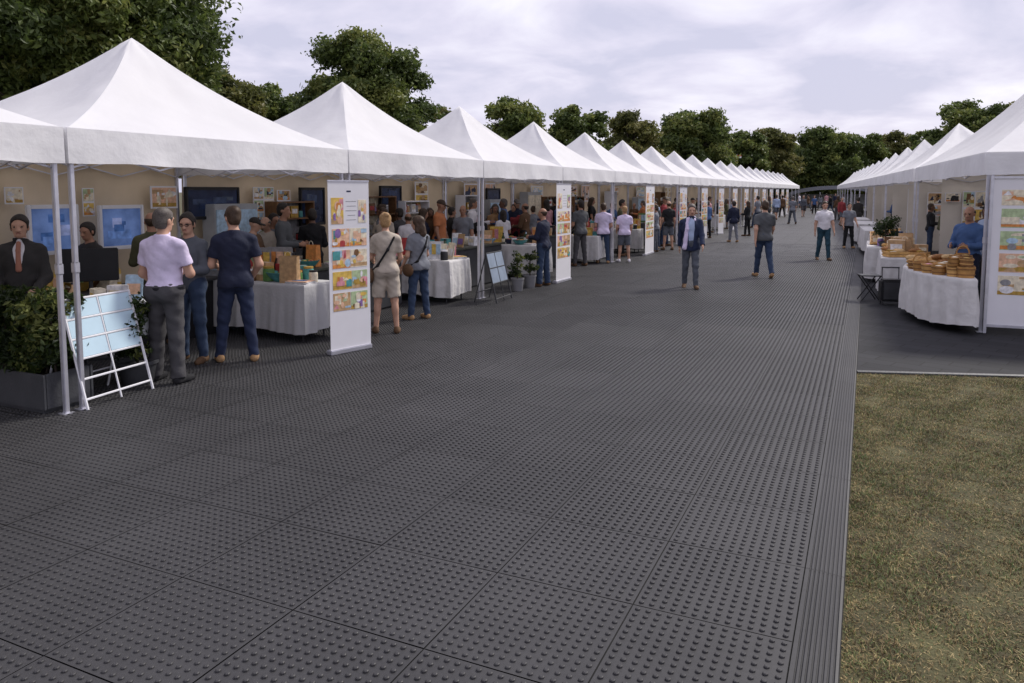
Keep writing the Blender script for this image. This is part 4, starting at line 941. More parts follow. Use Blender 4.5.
def goods(x0, x1, y0, y1, z, desc, n, seed, kinds=('box', 'book', 'bottle', 'jar', 'bag', 'stack', 'stand', 'bowl', 'tin'), cols=None, group=None, face=0, smin=.9, smax=1.3):
    r = random.Random(seed); cols = cols or list(PAL); placed = []; prev = None
    for _ in range(n * 9):
        if len(placed) >= n: break
        x, y = r.uniform(x0 + .1, x1 - .1), r.uniform(y0 + .09, y1 - .09)
        if any((x - a) ** 2 + (y - b_) ** 2 < .125 ** 2 for a, b_ in placed): continue
        k, c = r.choice(kinds), r.choice(cols); placed.append((x, y))
        if k == 'bowl' and c in ('black',): c = 'white'
        if k == 'bag' and c == 'black': c = 'tan'
        t_ = item(k, c, (x, y, z), face + r.uniform(-.5, .5), r.uniform(smin, smax))
        fr = 'front' if y < (y0 + y1) / 2 else 'back'
        nm = '%s %s' % (c, KN[k])
        opts = ['%s on the %s part of the %s' % (nm, fr, desc)] + (['%s beside a %s on the %s' % (nm, prev, desc)] if prev else []) + ['%s %s, on the %s of the %s' % (a, nm, fr, desc) for a in ('small', 'other', 'further', 'remaining')]
        tag(t_, uniq('%s on the %s' % (nm, desc), opts), CC.get(k, k), group or ('goods on the ' + desc)); prev = nm

# ---- left row: tables across each tent
for k in range(0, 9):
    yb = TY0 + (k + 1) * TW
    od = ORD[k] + ' whole left tent' if k else 'nearest whole left tent'
    x0, x1, y0, y1 = -8.95, -6.82, yb - .80, yb - .12
    if k == 0: y0, y1 = 8.02, 8.66
    if k == 1: y0, y1 = 11.95, 12.72
    table(x0, x1, y0, y1, .78, 'at the far end of the ' + od, seed=k, cloth=CLOTH if k < 1 else CLOTHW)
    if k < 6: goods(x0 + .05, x1 - .02, y0, y1, .785, 'white table in the ' + od, (40, 28, 20, 14, 10, 9)[k], 100 + k, kinds=('box', 'book', 'bottle', 'jar', 'bag', 'stack', 'stand', 'bowl', 'tin', 'bottle', 'book', 'stand'), cols=['white', 'cream', 'pale green', 'tan', 'grey', 'black', 'teal', 'yellow', 'navy', 'green', 'mustard', 'peach', 'pale blue', 'brown', 'white', 'dark green', 'pink', 'red'], smin=(1.15, 1.05, 1.1, 1.1, 1.1, 1.1)[k], smax=(1.6, 1.5, 1.4, 1.4, 1.4, 1.4)[k])
    if 1 <= k < 7:
        ya = TY0 + k * TW + .25; t_ = empty('dark_counter', (-7.75, ya + 1.3, 0), 0, 'dark counter along the inside of the ' + od, 'counter', 'dark counters inside the tents')
        MB().box((0, 0, .86), (.55, 2.5, .04), mat('counter_top', (.05, .055, .04), .4), bev=.01).build('counter_top', t_); MB().box((0, 0, .43), (.46, 2.4, .80), DARK, bev=.01).build('counter_body', t_); MB().box((0, 0, .02), (.40, 2.3, .04), BLACK).build('plinth', t_)
        if k < 5: goods(-8.0, -7.5, ya + .1, ya + 2.4, .882, 'dark counter in the ' + od, 9, 140 + k, smin=1.1, smax=1.5)
for k in range(1, 9):
    ys = [TY0 + k * TW + .75] + ([TY0 + k * TW + 2.2] if k < 5 else []); r = random.Random(900 + k)
    for q, y in enumerate(ys):
        kind = (k + q) % 3; od = ORD[k] + ' whole left tent'; desc = ['white shelf rack of small goods', 'grey panel cabinet with pale doors', 'brown open shelf unit'][kind]
        t_ = empty('shelf_rack' if kind != 1 else 'panel_cabinet', (-9.55, y, 0), R(90), uniq('%s against the rear wall of the %s' % (desc, od), ['second %s against the rear wall of the %s' % (desc, od)]), 'shelf' if kind != 1 else 'cabinet', 'racks along the left rear walls'); m_c = [WHITE, GREYL, pal('brown')][kind]
        w_, h_, d_ = r.uniform(.8, 1.15), r.uniform(1.75, 2.05), .28
        if kind == 1:
            MB().box((0, 0, h_ / 2), (w_, d_, h_), m_c, bev=.01).build('cabinet_body', t_)
            for s_ in (-1, 1): MB().box((s_ * w_ * .245, -d_ / 2 - .01, h_ * .52), (w_ * .45, .018, h_ * .86), pal(('cream', 'pale blue')[k % 2])).build('door', t_)
        else:
            for s_ in (-1, 1): MB().box((s_ * (w_ / 2 - .015), 0, h_ / 2), (.03, d_, h_), m_c).build('side_panel', t_)
            for z in (.12, .62, 1.10, 1.55, h_ - .02): MB().box((0, 0, z), (w_ - .062, d_, .025), m_c).build('shelf', t_)
            MB().box((0, d_ / 2 + .008, h_ / 2), (w_, .012, h_), pal(('cream', 'grey')[k % 2])).build('rear_panel', t_)
            for z in (.633, 1.113, 1.563):
                x = -w_ / 2 + .12
                while x < w_ / 2 - .1:
                    o_ = item(r.choice(['jar', 'tin', 'bottle', 'box', 'book']), r.choice(['tan', 'cream', 'white', 'brown', 'grey', 'mustard', 'teal', 'navy', 'red']), (0, 0, 0), 0, r.uniform(1, 1.4)); o_.location = (-9.55 - .0, y + x, z + .001); o_.rotation_euler = (0, 0, R(90))
                    tag(o_, 'small packed good on the %s of the %s' % (desc.split(' of ')[0], od), 'packed good', 'packed goods on the %s, %s' % (desc, od)); x += r.uniform(.15, .24)
# white table behind the folding sign, and its things
table(-7.75, -6.98, 4.95, 6.0, .86, 'behind the folding sign', cloth=mat('board_white', (.66, .68, .70), .5, var=.03), seed=31, hem=.5, group=None)
goods(-7.7, -7.0, 4.95, 5.95, .865, 'white table behind the folding sign', 6, 151, kinds=('stack', 'book', 'bottle', 'box'), cols=['white', 'cream', 'pale blue', 'grey', 'tan'])
t_ = empty('monitor', (-8.5, 6.15, 0), R(50), 'black monitor on a dark stand between the two blue screens', 'monitor')
MB().box((0, 0, 1.16), (.62, .035, .40), BLACK, bev=.01).build('monitor_back', t_); MB().bar((0, .03, .03), (0, .03, 1.0), .025, DARK).build('monitor_stand', t_); MB().box((0, .03, .015), (.4, .3, .03), DARK, bev=.008).build('monitor_base', t_)
# long low dark table along the rear of the nearest tent
t_ = empty('side_counter', (-8.7, 6.9, 0), 0, 'low dark counter along the rear of the nearest whole left tent', 'counter')
MB().box((0, 0, .80), (.6, 3.0, .04), DARK, bev=.01).build('counter_top', t_); MB().box((0, 0, .39), (.5, 2.9, .77), BLACK, bev=.01).build('counter_body', t_)
goods(-8.95, -8.45, 5.5, 8.0, .822, 'low dark counter of the nearest whole left tent', 12, 163, smin=1.1, smax=1.5, cols=['mustard', 'tan', 'brown', 'white', 'cream', 'grey', 'navy', 'yellow'])

# ---- pictures, banners, screens
def picture_mesh(w_, h_, seed, cols=None):
    r = random.Random(seed); m = MB(); cols = cols or ['orange', 'yellow', 'mustard', 'pink', 'cream', 'cream', 'peach', 'peach', 'tan', 'pale green', 'pale blue', 'teal', 'purple', 'red', 'brown', 'white']
    m.box((0, 0, 0), (w_, .002, h_), pal(r.choice(['cream', 'peach', 'yellow', 'cream', 'pale green', 'tan'])))
    lay = 1
    def cl(x, lim): return max(-lim, min(lim, x))
    m.box((0, -.0004 * lay - .001, -h_ / 2 + h_ * r.uniform(.08, .16)), (w_ * .999, .0006, h_ * .2), pal(r.choice(['mustard', 'tan', 'cream', 'orange']))); lay += 1
    for q in range(r.randint(9, 13)):
        c = pal(r.choice(cols)); cx_, cz_ = r.uniform(-.38, .38) * w_, r.uniform(-.36, .36) * h_; y = -.0012 - .0003 * lay; lay += 1
        sh = r.choice(['rect', 'ell', 'arch', 'tri', 'ell'])
        a, b_ = r.uniform(.04, .24) * w_, r.uniform(.05, .25) * h_; ps = []
        if sh == 'rect': ps = [(-a, -b_), (a, -b_), (a, b_), (-a, b_)]
        elif sh == 'ell': ps = [(a * math.cos(t * .5236), b_ * math.sin(t * .5236)) for t in range(12)]
        elif sh == 'arch': ps = [(-a, -b_), (a, -b_)] + [(a * math.cos(t * math.pi / 8), b_ * .5 + b_ * .5 * math.sin(t * math.pi / 8)) for t in range(9)]
        else: ps = [(-a, -b_), (a, -b_ * .8), (a * .2, b_)]
        m.poly([(cl(cx_ + x, w_ / 2 - .001), y, cl(cz_ + z, h_ / 2 - .001)) for x, z in ps], c)
    return newmesh('picture', m.v, m.f, m.m, m.i)
SHEET = mat('banner_white', (.74, .73, .76), .4, var=.02)
def banner_parts(t_, w_, h_, seed, rows=4, z0=.06, header=.25, foot=.24, cols=None):
    r = random.Random(seed)
    MB().box((0, 0, z0 + (h_ - z0) / 2), (w_, .004, h_ - z0), SHEET).build('banner_sheet', t_)
    top = h_ - .05; hh = header * (h_ - z0); mgn = w_ * .07; iw = w_ - 2 * mgn
    p = link('picture', picture_mesh(iw * .24, hh * .55, seed + 1), t_); p.location = (w_ / 2 - mgn - iw * .12, -.0035, top - hh * .62)
    p = link('picture', picture_mesh(iw * .34, hh * .62, seed + 2, ['pink', 'peach', 'cream', 'orange', 'purple', 'white']), t_); p.location = (-w_ / 2 + mgn + iw * .17, -.0035, top - hh * .6)
    m = MB()
    for q in range(5): m.box((iw * .06 + (q % 2) * .005, -.003, top - hh * (.38 + .11 * q)), (iw * (.30, .26, .31, .22, .28)[q], .001, .006), pal('grey'))
    m.box((0, -.003, top - hh * .14), (iw * .12, .001, .02), pal('navy')); m.build('text_lines', t_)
    rh = ((h_ - z0) * (1 - header - foot)) / rows
    for a in range(rows):
        zc = top - hh - rh * (a + .5) + .01; sp = r.uniform(.46, .56)
        p = link('picture', picture_mesh(iw * sp - .012, rh * .84, seed + 10 + a, cols), t_); p.location = (-w_ / 2 + mgn + iw * sp / 2, -.0035, zc)
        p = link('picture', picture_mesh(iw * (1 - sp) - .004, rh * .84, seed + 20 + a, cols), t_); p.location = (w_ / 2 - mgn - iw * (1 - sp) / 2, -.0035, zc)
def rollup(a, b_, h_, seed, label):
    a, b_ = Vector(a), Vector(b_); d = b_ - a; rz = math.atan2(d.y, d.x); t_ = empty('roll_up_banner', (a + b_) / 2, rz, label, 'banner', 'roll-up banners along the tents'); w_ = d.length
    banner_parts(t_, w_, h_, seed)
    MB().box((0, .03, .035), (w_ + .02, .11, .06), ALU, bev=.01).build('base', t_); MB().box((0, .0, h_ + .005), (w_ + .01, .018, .022), ALU, bev=.003).build('top_rail', t_); MB().bar((0, .03, .06), (0, .012, h_), .010, ALU).build('support_pole', t_)
    return t_
b1 = rollup(P(331, 356), P(371, 348), 2.17, 11, 'tall white banner with rows of colourful room pictures, nearest roll-up on the left')
rollup(P(556, 284), P(570.5, 280), 2.2, 47, 'white roll-up banner beside the balding man in the dark jacket')
rollup(P(645, 256), P(653.5, 253), 2.2, 83, 'white roll-up banner just right of the two people in lavender shirts')
for i, k in enumerate(range(6, 17)):
    y = TY0 + k * TW - .7
    t_ = copy_tree(b1); t_.location = (-6.25, y, 0); t_.rotation_euler = (0, 0, R(78)); tag(t_, 'distant white roll-up banner before the %s whole tent of the left row' % ORD[k])
q0 = P(905.5, 248); q1 = P(918, 245)
rollup((q0.x, q0.y, 0), (q0.x + .36, q0.y - .42, 0), 2.12, 91, 'narrow white banner beside the second pole of the right row')
# big picture panel closing the near end of the right row
pa = RP(-.10, .05); t_ = empty('display_panel', RP(-.12, .80), RROT, 'white framed display panel with rows of furniture pictures at the right edge', 'display panel')
banner_parts(t_, 1.5, 2.22, 131, rows=4, z0=.14, header=.17, foot=.22, cols=['cream', 'white', 'pale blue', 'tan', 'grey', 'white', 'mustard', 'cream', 'pale green', 'grey', 'teal'])
for x in (-.77, .77): MB().box((x, .0, 1.14), (.04, .04, 2.26), ALU, bev=.005).build('side_post', t_)

for z in (.12, 2.24): MB().box((0, 0, z), (1.5, .035, .035), ALU, bev=.004).build('cross_rail', t_)
MB().box((0, .006, 1.18), (1.49, .006, 2.08), GREYL).build('backing_board', t_)
SCR = mat('blue_screen', (.05, .10, .26), .15, var=.5, vs=2.2, emit=.4, c2=(.14, .22, .46)); SCRD = mat('dark_screen', (.008, .012, .03), .12, var=.4, vs=3, emit=.15, c2=(.02, .03, .07))
def screen(px0, py0, px1, py1, X, label, scr=SCR, frame=WHITE, stand=True):
    a, b_ = PX(px0, py0, X), PX(px1, py1, X); w_, h_ = abs(b_.y - a.y), abs(a.z - b_.z); c_ = (a + b_) / 2
    t_ = empty('wall_screen', (X, c_.y, 0), R(90), label, 'screen')
    m = MB(); f_ = .05
    for x in (-1, 1): m.box((x * (w_ / 2 + f_ / 2), 0, c_.z), (f_, .06, h_ + 2 * f_), frame, bev=.008)
    for z in (-1, 1): m.box((0, 0, c_.z + z * (h_ / 2 + f_ / 2)), (w_, .06, f_), frame)
    m.build('frame', t_); MB().box((0, .005, c_.z), (w_, .03, h_), scr).build('display', t_)
    r = random.Random(int(px0))
    for q in range(5): MB().box((r.uniform(-.3, .3) * w_, -.0115 - .001 * q, c_.z + r.uniform(-.32, .32) * h_), (w_ * r.uniform(.2, .38), .001, h_ * r.uniform(.06, .26)), mat('screen_patch_%d%s' % (q % 3, 'a' if scr is SCR else 'b'), [(.09, .16, .36), (.04, .09, .24), (.20, .24, .42)][q % 3] if scr is SCR else [(.012, .02, .05), (.02, .03, .06), (.03, .04, .06)][q % 3], .2, var=.4, vs=9, emit=.4 if scr is SCR else .3)).build('screen_picture', t_)
    if stand: 
        m = MB()
        for x in (-1, 1): m.box((x * (w_ / 2 + .02), .045, (c_.z - h_ / 2) / 2), (.04, .04, c_.z - h_ / 2), frame)
        m.build('stand', t_)
    else: MB().box((0, .06, c_.z), (w_ * .4, .06, h_ * .4), BLACK).build('wall_bracket', t_)
screen(30, 209, 76, 249, -9.5, 'blue lit screen in white frame, left of the two tent poles')
screen(101, 209, 141, 244, -9.5, 'blue lit screen in white frame, behind the folding sign')
screen(187, 190, 237, 215, -9.62, 'dark wide screen hung above the men at the nearest stall', SCRD, BLACK, False)
screen(301, 190, 323, 222, -9.62, 'dark screen beside the nearest tall banner', SCRD, BLACK, False)
screen(381, 188, 400, 216, -9.62, 'dark screen behind the woman in beige', SCRD, BLACK, False)
screen(487, 190, 499, 207, -9.6, 'small dark screen behind the second tent pole pair', SCRD, BLACK, False)
def poster(px0, py0, px1, py1, X, label, seed, cols=None, n=(2, 3), name='wall_poster', back=False):
    a, b_ = PX(px0, py0, X), PX(px1, py1, X); w_, h_ = abs(b_.y - a.y), abs(a.z - b_.z); c_ = (a + b_) / 2
    t_ = empty(name, (X, c_.y, c_.z), R(90) if not back else R(-90), label, 'poster', 'pictures on the tent walls')
    MB().box((0, .006, 0), (w_, .012, h_), SHEET).build('poster_sheet', t_)
    for i in range(n[0]):
        for j in range(n[1]):
            p = link('picture', picture_mesh(w_ / n[0] * .88, h_ / n[1] * .86, seed + i * 7 + j, cols), t_); p.location = ((i - (n[0] - 1) / 2) * w_ / n[0], -.0015, (j - (n[1] - 1) / 2) * h_ / n[1])
DULL = ['grey', 'brown', 'tan', 'cream', 'pale blue', 'mustard', 'white', 'navy', 'black']
poster(253, 187, 275, 236, -9.7, 'poster of small orange and grey pictures above the first goods table', 300, DULL, (2, 4))
poster(277, 190, 291, 222, -9.7, 'narrow tan poster right of the grid poster above the first goods table', 320, DULL, (1, 3))
poster(4, 187, 24, 204, -9.7, 'pale poster above the man in dark suit', 340, ['cream', 'white', 'tan'], (1, 1))
poster(82, 188, 95, 216, -9.7, 'pale narrow poster between the two blue screens', 350, ['cream', 'white', 'tan'], (1, 2))
poster(150, 186, 178, 208, -9.7, 'pale poster left of the dark wide screen', 360, ['cream', 'white', 'tan'], (1, 1))
rr_ = random.Random(5); pxs = 415; qn = 0
while pxs < 700:
    wv = rr_.uniform(9, 16) * (1 - (pxs - 415) / 500); p_ = PX(pxs, 195, -9.7); k = int((p_.y - TY0) // TW)
    yb_ = (p_.y - TY0) % TW
    if .3 < yb_ < TW - 1.3:
        cw = rr_.choice(['pale', 'grey', 'brown', 'dark', 'tan']); h_ = rr_.uniform(.5, .95) * 760 / depth(p_); y_ = 191 - .05 * 760 / depth(p_)
        lab = uniq('%s poster on the rear wall of the %s whole left tent' % (cw, ORD[k]), ['%s %s poster on the rear wall of the %s whole left tent' % (a, cw, ORD[k]) for a in ('smaller', 'other', 'further')])
        poster(pxs, y_ - h_ * .2, pxs + wv, y_ + h_ * .8 * .6, -9.7, lab, 400 + qn * 13, {'pale': ['white', 'cream', 'pale blue'], 'grey': ['grey', 'white', 'black'], 'brown': ['brown', 'tan', 'mustard'], 'dark': ['black', 'navy', 'grey'], 'tan': ['tan', 'cream', 'mustard']}[cw], (rr_.choice([1, 2]), rr_.choice([1, 2])))
        qn += 1
    pxs += wv + rr_.uniform(3, 9)

# ---- hedge, shrubs, folding signs
HEDGE = [leafmat('hedge_dark', (.014, .028, .007), (.026, .045, .011)), leafmat('hedge_mid', (.03, .052, .011), (.06, .09, .02)), leafmat('hedge_tip', (.14, .17, .04), (.22, .24, .07))]
def shrub_leaves(cs, rs, per_, size, seed, zmin):
    r = np.random.default_rng(seed); return leaves(r, cs, rs, per_, size, zmin)
t_ = empty('planter_hedge', (-7.42, 4.62, 0), 0, 'dark green leafy hedge in a long grey planter at the left edge', 'hedge')
m = MB(); m.box((0, 0, .02), (1.22, .44, .04), GREYP); w2, d2, hh = .64, .235, .33
for s in (-1, 1):
    m.box((0, s * d2, .04 + hh / 2), (1.32, .03, hh), GREYP, bev=.006); m.box((s * (w2 - .0), 0, .04 + hh / 2), (.03, .438, hh), GREYP, bev=.006)
m.build('planter_box', t_); MB().box((0, 0, .30), (1.24, .43, .02), mat('soil', (.02, .014, .009), .95)).build('soil', t_)
cs = [(rng.uniform(-.56, .56), rng.uniform(-.16, .16), rng.uniform(.42, 1.02)) for _ in range(46)]
q, f, mi = shrub_leaves(cs, [rng.uniform(.12, .2) for _ in cs], 9500, .062, 4, .3)
link('foliage', newmesh('foliage', q, f, HEDGE, mi), t_)
m = MB()
for k in range(8): m.bar((-.5 + k * .14, 0, .3), (-.5 + k * .14 + rng.uniform(-.08, .08), rng.uniform(-.1, .1), .85), .012, BARK, 5, .004)
m.build('stem', t_)
def potted(loc, label, h_, w_, seed, pot_h=.32, pot_r=.17, potm=GREYL, sz=.05):
    t_ = empty('potted_shrub', loc, 0, label, 'potted shrub', 'potted shrubs at the stalls')
    MB().lathe((0, 0, 0), [(pot_r * .75, 0), (pot_r * .78, .01), (pot_r, pot_h - .03), (pot_r * 1.07, pot_h - .03), (pot_r * 1.07, pot_h), (pot_r * .95, pot_h), (pot_r * .9, pot_h - .04)], potm, 20).build('pot', t_, smooth=True)
    r = random.Random(seed); cs = [(r.uniform(-.3, .3) * w_, r.uniform(-.3, .3) * w_, pot_h + .05 + r.uniform(0, h_ - .15)) for _ in range(14)]
    q, f, mi = shrub_leaves(cs, [r.uniform(.2, .3) * w_ for _ in cs], 5200, sz, seed, pot_h - .05); link('foliage', newmesh('foliage', q, f, HEDGE, mi), t_)
    MB().bar((0, 0, pot_h - .05), (0, 0, pot_h + h_ * .6), .014, BARK, 6).build('stem', t_)
p_ = GX(131, -7.0); potted((p_.x, p_.y, 0), 'bushy dark shrub between the folding sign and the man in lavender polo', .85, .55, 9, .25, .2, GREYP)
p_ = P(517.5, 291); potted(p_, 'green shrub in grey pot, nearest the small folding sign', .62, .38, 12, .27, .13, mat('mid_grey_pot', (.20, .20, .21), .5))
p_ = P(530, 287.5); potted((p_.x, p_.y, 0), 'green shrub in grey pot, second from the small folding sign', .58, .38, 13, .27, .13, mat('mid_grey_pot', (.20, .20, .21), .5))
def folding_sign(a, b_, h_, lean, label, rows=5, filled=3, panel=PALEBLUE, fr=WHITE, sw_=.028):
    a, b_ = Vector(a), Vector(b_); d = b_ - a; w_ = d.length; t_ = empty('folding_sign', (a + b_) / 2, math.atan2(d.y, d.x), label, 'folding sign')
    def pt(u, s_, o_=0): return Vector((u * w_ / 2, lean * s_ - o_, h_ * s_))
    m = MB()
    for u in (-1, 1): m.bar(pt(u, 0), pt(u, 1), sw_ / 2, fr, 6)
    m.bar(pt(0, .02), pt(0, .99), sw_ * .35, fr, 6)
    for k in range(rows + 1):
        s_ = .09 + .90 * k / rows; m.bar(pt(-.98, s_), pt(.98, s_), sw_ * .40, fr, 6)
    m.build('front_frame', t_)
    for k in range(rows - filled, rows):
        for u in (-.5, .5):
            s0, s1 = .09 + .90 * k / rows + .012, .09 + .90 * (k + 1) / rows - .012; mm = MB(); n_ = Vector((0, -h_, lean)).normalized() * .006
            q = [pt(u - .46, s0), pt(u + .46, s0), pt(u + .46, s1), pt(u - .46, s1)]
            mm.add([x + n_ for x in q] + [x - n_ for x in q], [(0, 1, 2, 3), (7, 6, 5, 4), (0, 4, 5, 1), (1, 5, 6, 2), (2, 6, 7, 3), (3, 7, 4, 0)], panel); mm.build('panel', t_)
    m = MB(); top = pt(0, 1)
    for u in (-.92, .92): m.bar((u * w_ / 2, lean * 2.1, 0), (u * w_ / 2, lean + .015, h_ * .97), sw_ * .4, fr, 6)
    m.bar((-.92 * w_ / 2, lean * 1.9, h_ * .2), (.92 * w_ / 2, lean * 1.9, h_ * .2), sw_ * .3, fr, 6); m.build('rear_leg', t_)
folding_sign(P(88, 410), P(153, 389), 1.03, .27, 'white folding frame sign with pale blue panels beside the nearest tent poles')
folding_sign(P(497, 304), P(512, 298.5), .92, .22, 'small folding sign with greyish blue panel and dark legs beside a tent pole', rows=3, filled=2, panel=mat('grey_blue_board', (.22, .27, .34), .35), fr=DARK)
# ---- right row: curved basket table and neighbours
pc = [(1.46, 12.46), (1.50, 14.75), (.66, 14.75), (.60, 14.2), (.66, 13.6), (.82, 13.1), (1.08, 12.68), (1.30, 12.48)]
pc = pc[:1] + pc[1:]
table(.88, 1.5, 13.2, 14.6, .80, 'under the wooden tubs at the right', cloth=CLOTHW, hem=.12, seed=41, poly=pc, group=None)
WOOD = [mat('tub_wood_light', (.60, .35, .12), .6, var=.25, vs=10, bump=.2), mat('tub_wood', (.44, .23, .07), .6, var=.25, vs=10, bump=.2), mat('tub_wood_dark', (.24, .115, .04), .6, var=.25, vs=10, bump=.2)]
WN = ['light wooden', 'mid brown wooden', 'dark brown wooden']
def tub(loc, c, s, handle, label):
    t_ = empty('wooden_tub', loc, rng.uniform(0, 3), label, 'wooden tub', 'wooden tubs and crates on the right hand tables'); m = WOOD[c]
    MB().lathe((0, 0, 0), [(.10 * s, 0), (.115 * s, .15 * s), (.105 * s, .15 * s), (.092 * s, .02), (.01, .018)], m, 20).build('tub_body', t_, smooth=True)
    mm = MB()
    for z in (.035, .11): mm.lathe((0, 0, z * s), [(.108 * s + z * .09, 0), (.110 * s + z * .09, .016 * s)], WOOD[2] if c < 2 else WOOD[0], 20)
    mm.build('hoop', t_, smooth=True)
    if handle:
        mm = MB()
        for q in range(10):
            a0, a1 = math.pi * q / 10, math.pi * (q + 1) / 10; mm.bar((math.cos(a0) * .11 * s, 0, .14 * s + math.sin(a0) * .15 * s), (math.cos(a1) * .11 * s, 0, .14 * s + math.sin(a1) * .15 * s), .011, m, 6)
        mm.build('handle', t_)
    else: MB().lathe((0, 0, .10 * s), [(.098 * s, 0), (.06 * s, .045 * s), (.01, .06 * s)], pal(rng.choice(['tan', 'pink', 'mustard', 'cream'])), 16).build('contents', t_, smooth=True)
def crate(loc, rz, c, label, a=.34, b_=.24, h_=.12):
    t_ = empty('wooden_crate', loc, rz, label, 'crate', 'wooden tubs and crates on the right hand tables'); m = MB()
    for s in (-1, 1):
        for z in (.03, .085):
            m.box((0, s * b_ / 2, z), (a, .012, .045), WOOD[c]); m.box((s * (a / 2 - .006), 0, z), (.012, b_ - .013, .045), WOOD[c])
    m.build('slat_side', t_); MB().box((0, 0, .006), (a - .014, b_ - .014, .01), WOOD[2]).build('crate_bottom', t_)
    mm = MB(); r = rng
    for q in range(7): mm.box((r.uniform(-.1, .1), r.uniform(-.06, .06), .05 + .012 * q), (.10, .07, .03), pal(r.choice(['tan', 'brown', 'cream', 'mustard'])), rz=r.uniform(0, 3))
    mm.build('contents', t_)
tubs = [(1.34, 12.66, 1), (1.20, 12.76, 0), (1.02, 12.95, 1), (.90, 13.2, 0), (.80, 13.45, 1), (.74, 13.75, 2), (1.36, 12.9, 2), (1.24, 13.02, 1), (1.08, 13.24, 0), (.98, 13.55, 1), (1.38, 13.2, 1), (1.30, 13.36, 0), (1.16, 13.6, 2), (1.38, 13.55, 0)]
for i, (x, y, c) in enumerate(tubs):
    hd = i % 3 == 1; row = 'front edge' if i < 6 else 'second row' if i < 10 else 'rear'
    tub((x, y, .806), c, rng.uniform(.85, 1.1), hd, uniq('%s tub %s on the %s of the curved table' % (WN[c], 'with arched handle' if hd else 'filled to the brim', row), ['%s tub at the %s, %s' % (WN[c], row, a) for a in ('nearest the tent pole', 'second from the pole', 'farthest from the pole', 'left of the others')]))
    if i in (0, 1, 7, 10, 13): tub((x, y, .806 + .165), (c + 1) % 3, .8, i == 13, uniq('small %s tub stacked on another, curved table %s' % (WN[(c + 1) % 3], row), ['small %s tub stacked on another nearest the %s' % (WN[(c + 1) % 3], a) for a in ('pole', 'panel', 'person in blue')]))
for i, (x, y, rz, c) in enumerate([(1.32, 14.42, .3, 0)]): crate((x, y, .806), rz, c, '%s slatted crate %s of the curved table' % (WN[c], ('at the back', 'on the left', 'in the far corner')[i]))
table(.30, 1.12, 16.1, 18.2, .78, 'second along the right row', cloth=CLOTHW, hem=.10, seed=42, group=None)
KR = ['tan', 'brown', 'tan', 'mustard', 'cream', 'peach', 'tan']
goods(.32, 1.1, 16.1, 18.2, .785, 'second table of the right row', 9, 205, kinds=('box', 'book', 'bag', 'stack', 'box', 'stack'), cols=KR, smin=1.2, smax=1.9)
for i, (x, y, rz, c) in enumerate([(.55, 16.35, .4, 0), (.92, 16.4, -.3, 1), (.55, 17.3, 1.2, 1)]): crate((x, y, .784 ), rz, c, '%s crate %s on the second right table' % (WN[c], ('at the near corner', 'at the near end', 'at the left side')[i]), .38, .28)
table(.05, .85, 18.9, 21.4, .78, 'third along the right row', cloth=CLOTHW, hem=.10, seed=43, group=None)
t_ = empty('wicker_tray', (.42, 20.5, .785), 0, 'large sloping wicker tray on the third right hand table', 'tray'); m = MB()
for k in range(9): m.bar((-.3, -.7 + k * .175, .05 + k * .022), (.35, -.7 + k * .175, .12 + k * .022), .014, WOOD[k % 2], 5)
for k in range(5): m.bar((-.3 + k * .16, -.75, .05 + k * .017), (-.3 + k * .16, .75, .24 + k * .017), .014, WOOD[1], 5)
m.build('lattice', t_); m = MB()
for s in (-1, 1): m.bar((-.32, s * .76, .03 + (s > 0) * .19), (.38, s * .76, .13 + (s > 0) * .19), .022, WOOD[0], 8)
m.build('rim', t_); MB().box((0, 0, .012), (.6, 1.3, .02), WOOD[2]).build('tray_base', t_)
p_ = P(878, 250, .78); potted((.42, 19.25, .782), 'round green clipped shrub on the third right hand table', .62, .62, 22, .12, .14, GREYP, .05)
goods(.1, .8, 19.4, 20.0, .785, 'third table of the right row', 6, 215, kinds=('bottle', 'jar', 'bag'), smin=1.1, smax=1.5)
for i in range(3, 8):
    u = 10.5 + (i - 3) * 5.3; c_ = RP(u, -.35); table(-.4, .4, -1.6, 1.6, .78, '%s along the right row' % ORD[i], rz=RROT, loc=c_, cloth=CLOTHW, seed=50 + i, group=None)
CRUST = [mat('crust_gold', (.52, .28, .08), .6, var=.35, vs=9, bump=.4), mat('crust_brown', (.34, .15, .045), .6, var=.35, vs=9, bump=.4), mat('crust_pale', (.64, .43, .20), .65, var=.3, vs=9, bump=.4)]
def loaf(loc, rz, c, ln, label, group):
    v, f, nr, nl = [], [], 12, 12
    for j in range(nl + 1):
        t_ = j / nl * 2 - 1; rr = (max(0, 1 - abs(t_) ** 2.6)) ** .5 * .056 + .001; 
        for i in range(nr):
            a = 2 * math.pi * i / nr; z = math.sin(a) * rr * .8 + .040 + (.006 * math.sin(t_ * 16) if math.sin(a) > .5 else 0); v.append((t_ * ln / 2, math.cos(a) * rr, max(0, z)))
    for j in range(nl):
        for i in range(nr): f.append((j * nr + i, j * nr + (i + 1) % nr, (j + 1) * nr + (i + 1) % nr, (j + 1) * nr + i))
    o = link('bread_loaf', newmesh('bread_loaf', v, f, CRUST[c], smooth=True), None, loc, rz); return tag(o, label, 'loaf', group)
rl = random.Random(8)
for i in range(34):
    x, y = rl.uniform(.72, 1.42), rl.uniform(13.75, 14.65); lay = i // 16
    loaf((x, y, .806 + .075 * lay), rl.uniform(0, 3.1), rl.randrange(3), rl.uniform(.2, .34), 'crusty loaf in the heap behind the wooden tubs', 'loaves heaped on the curved table')
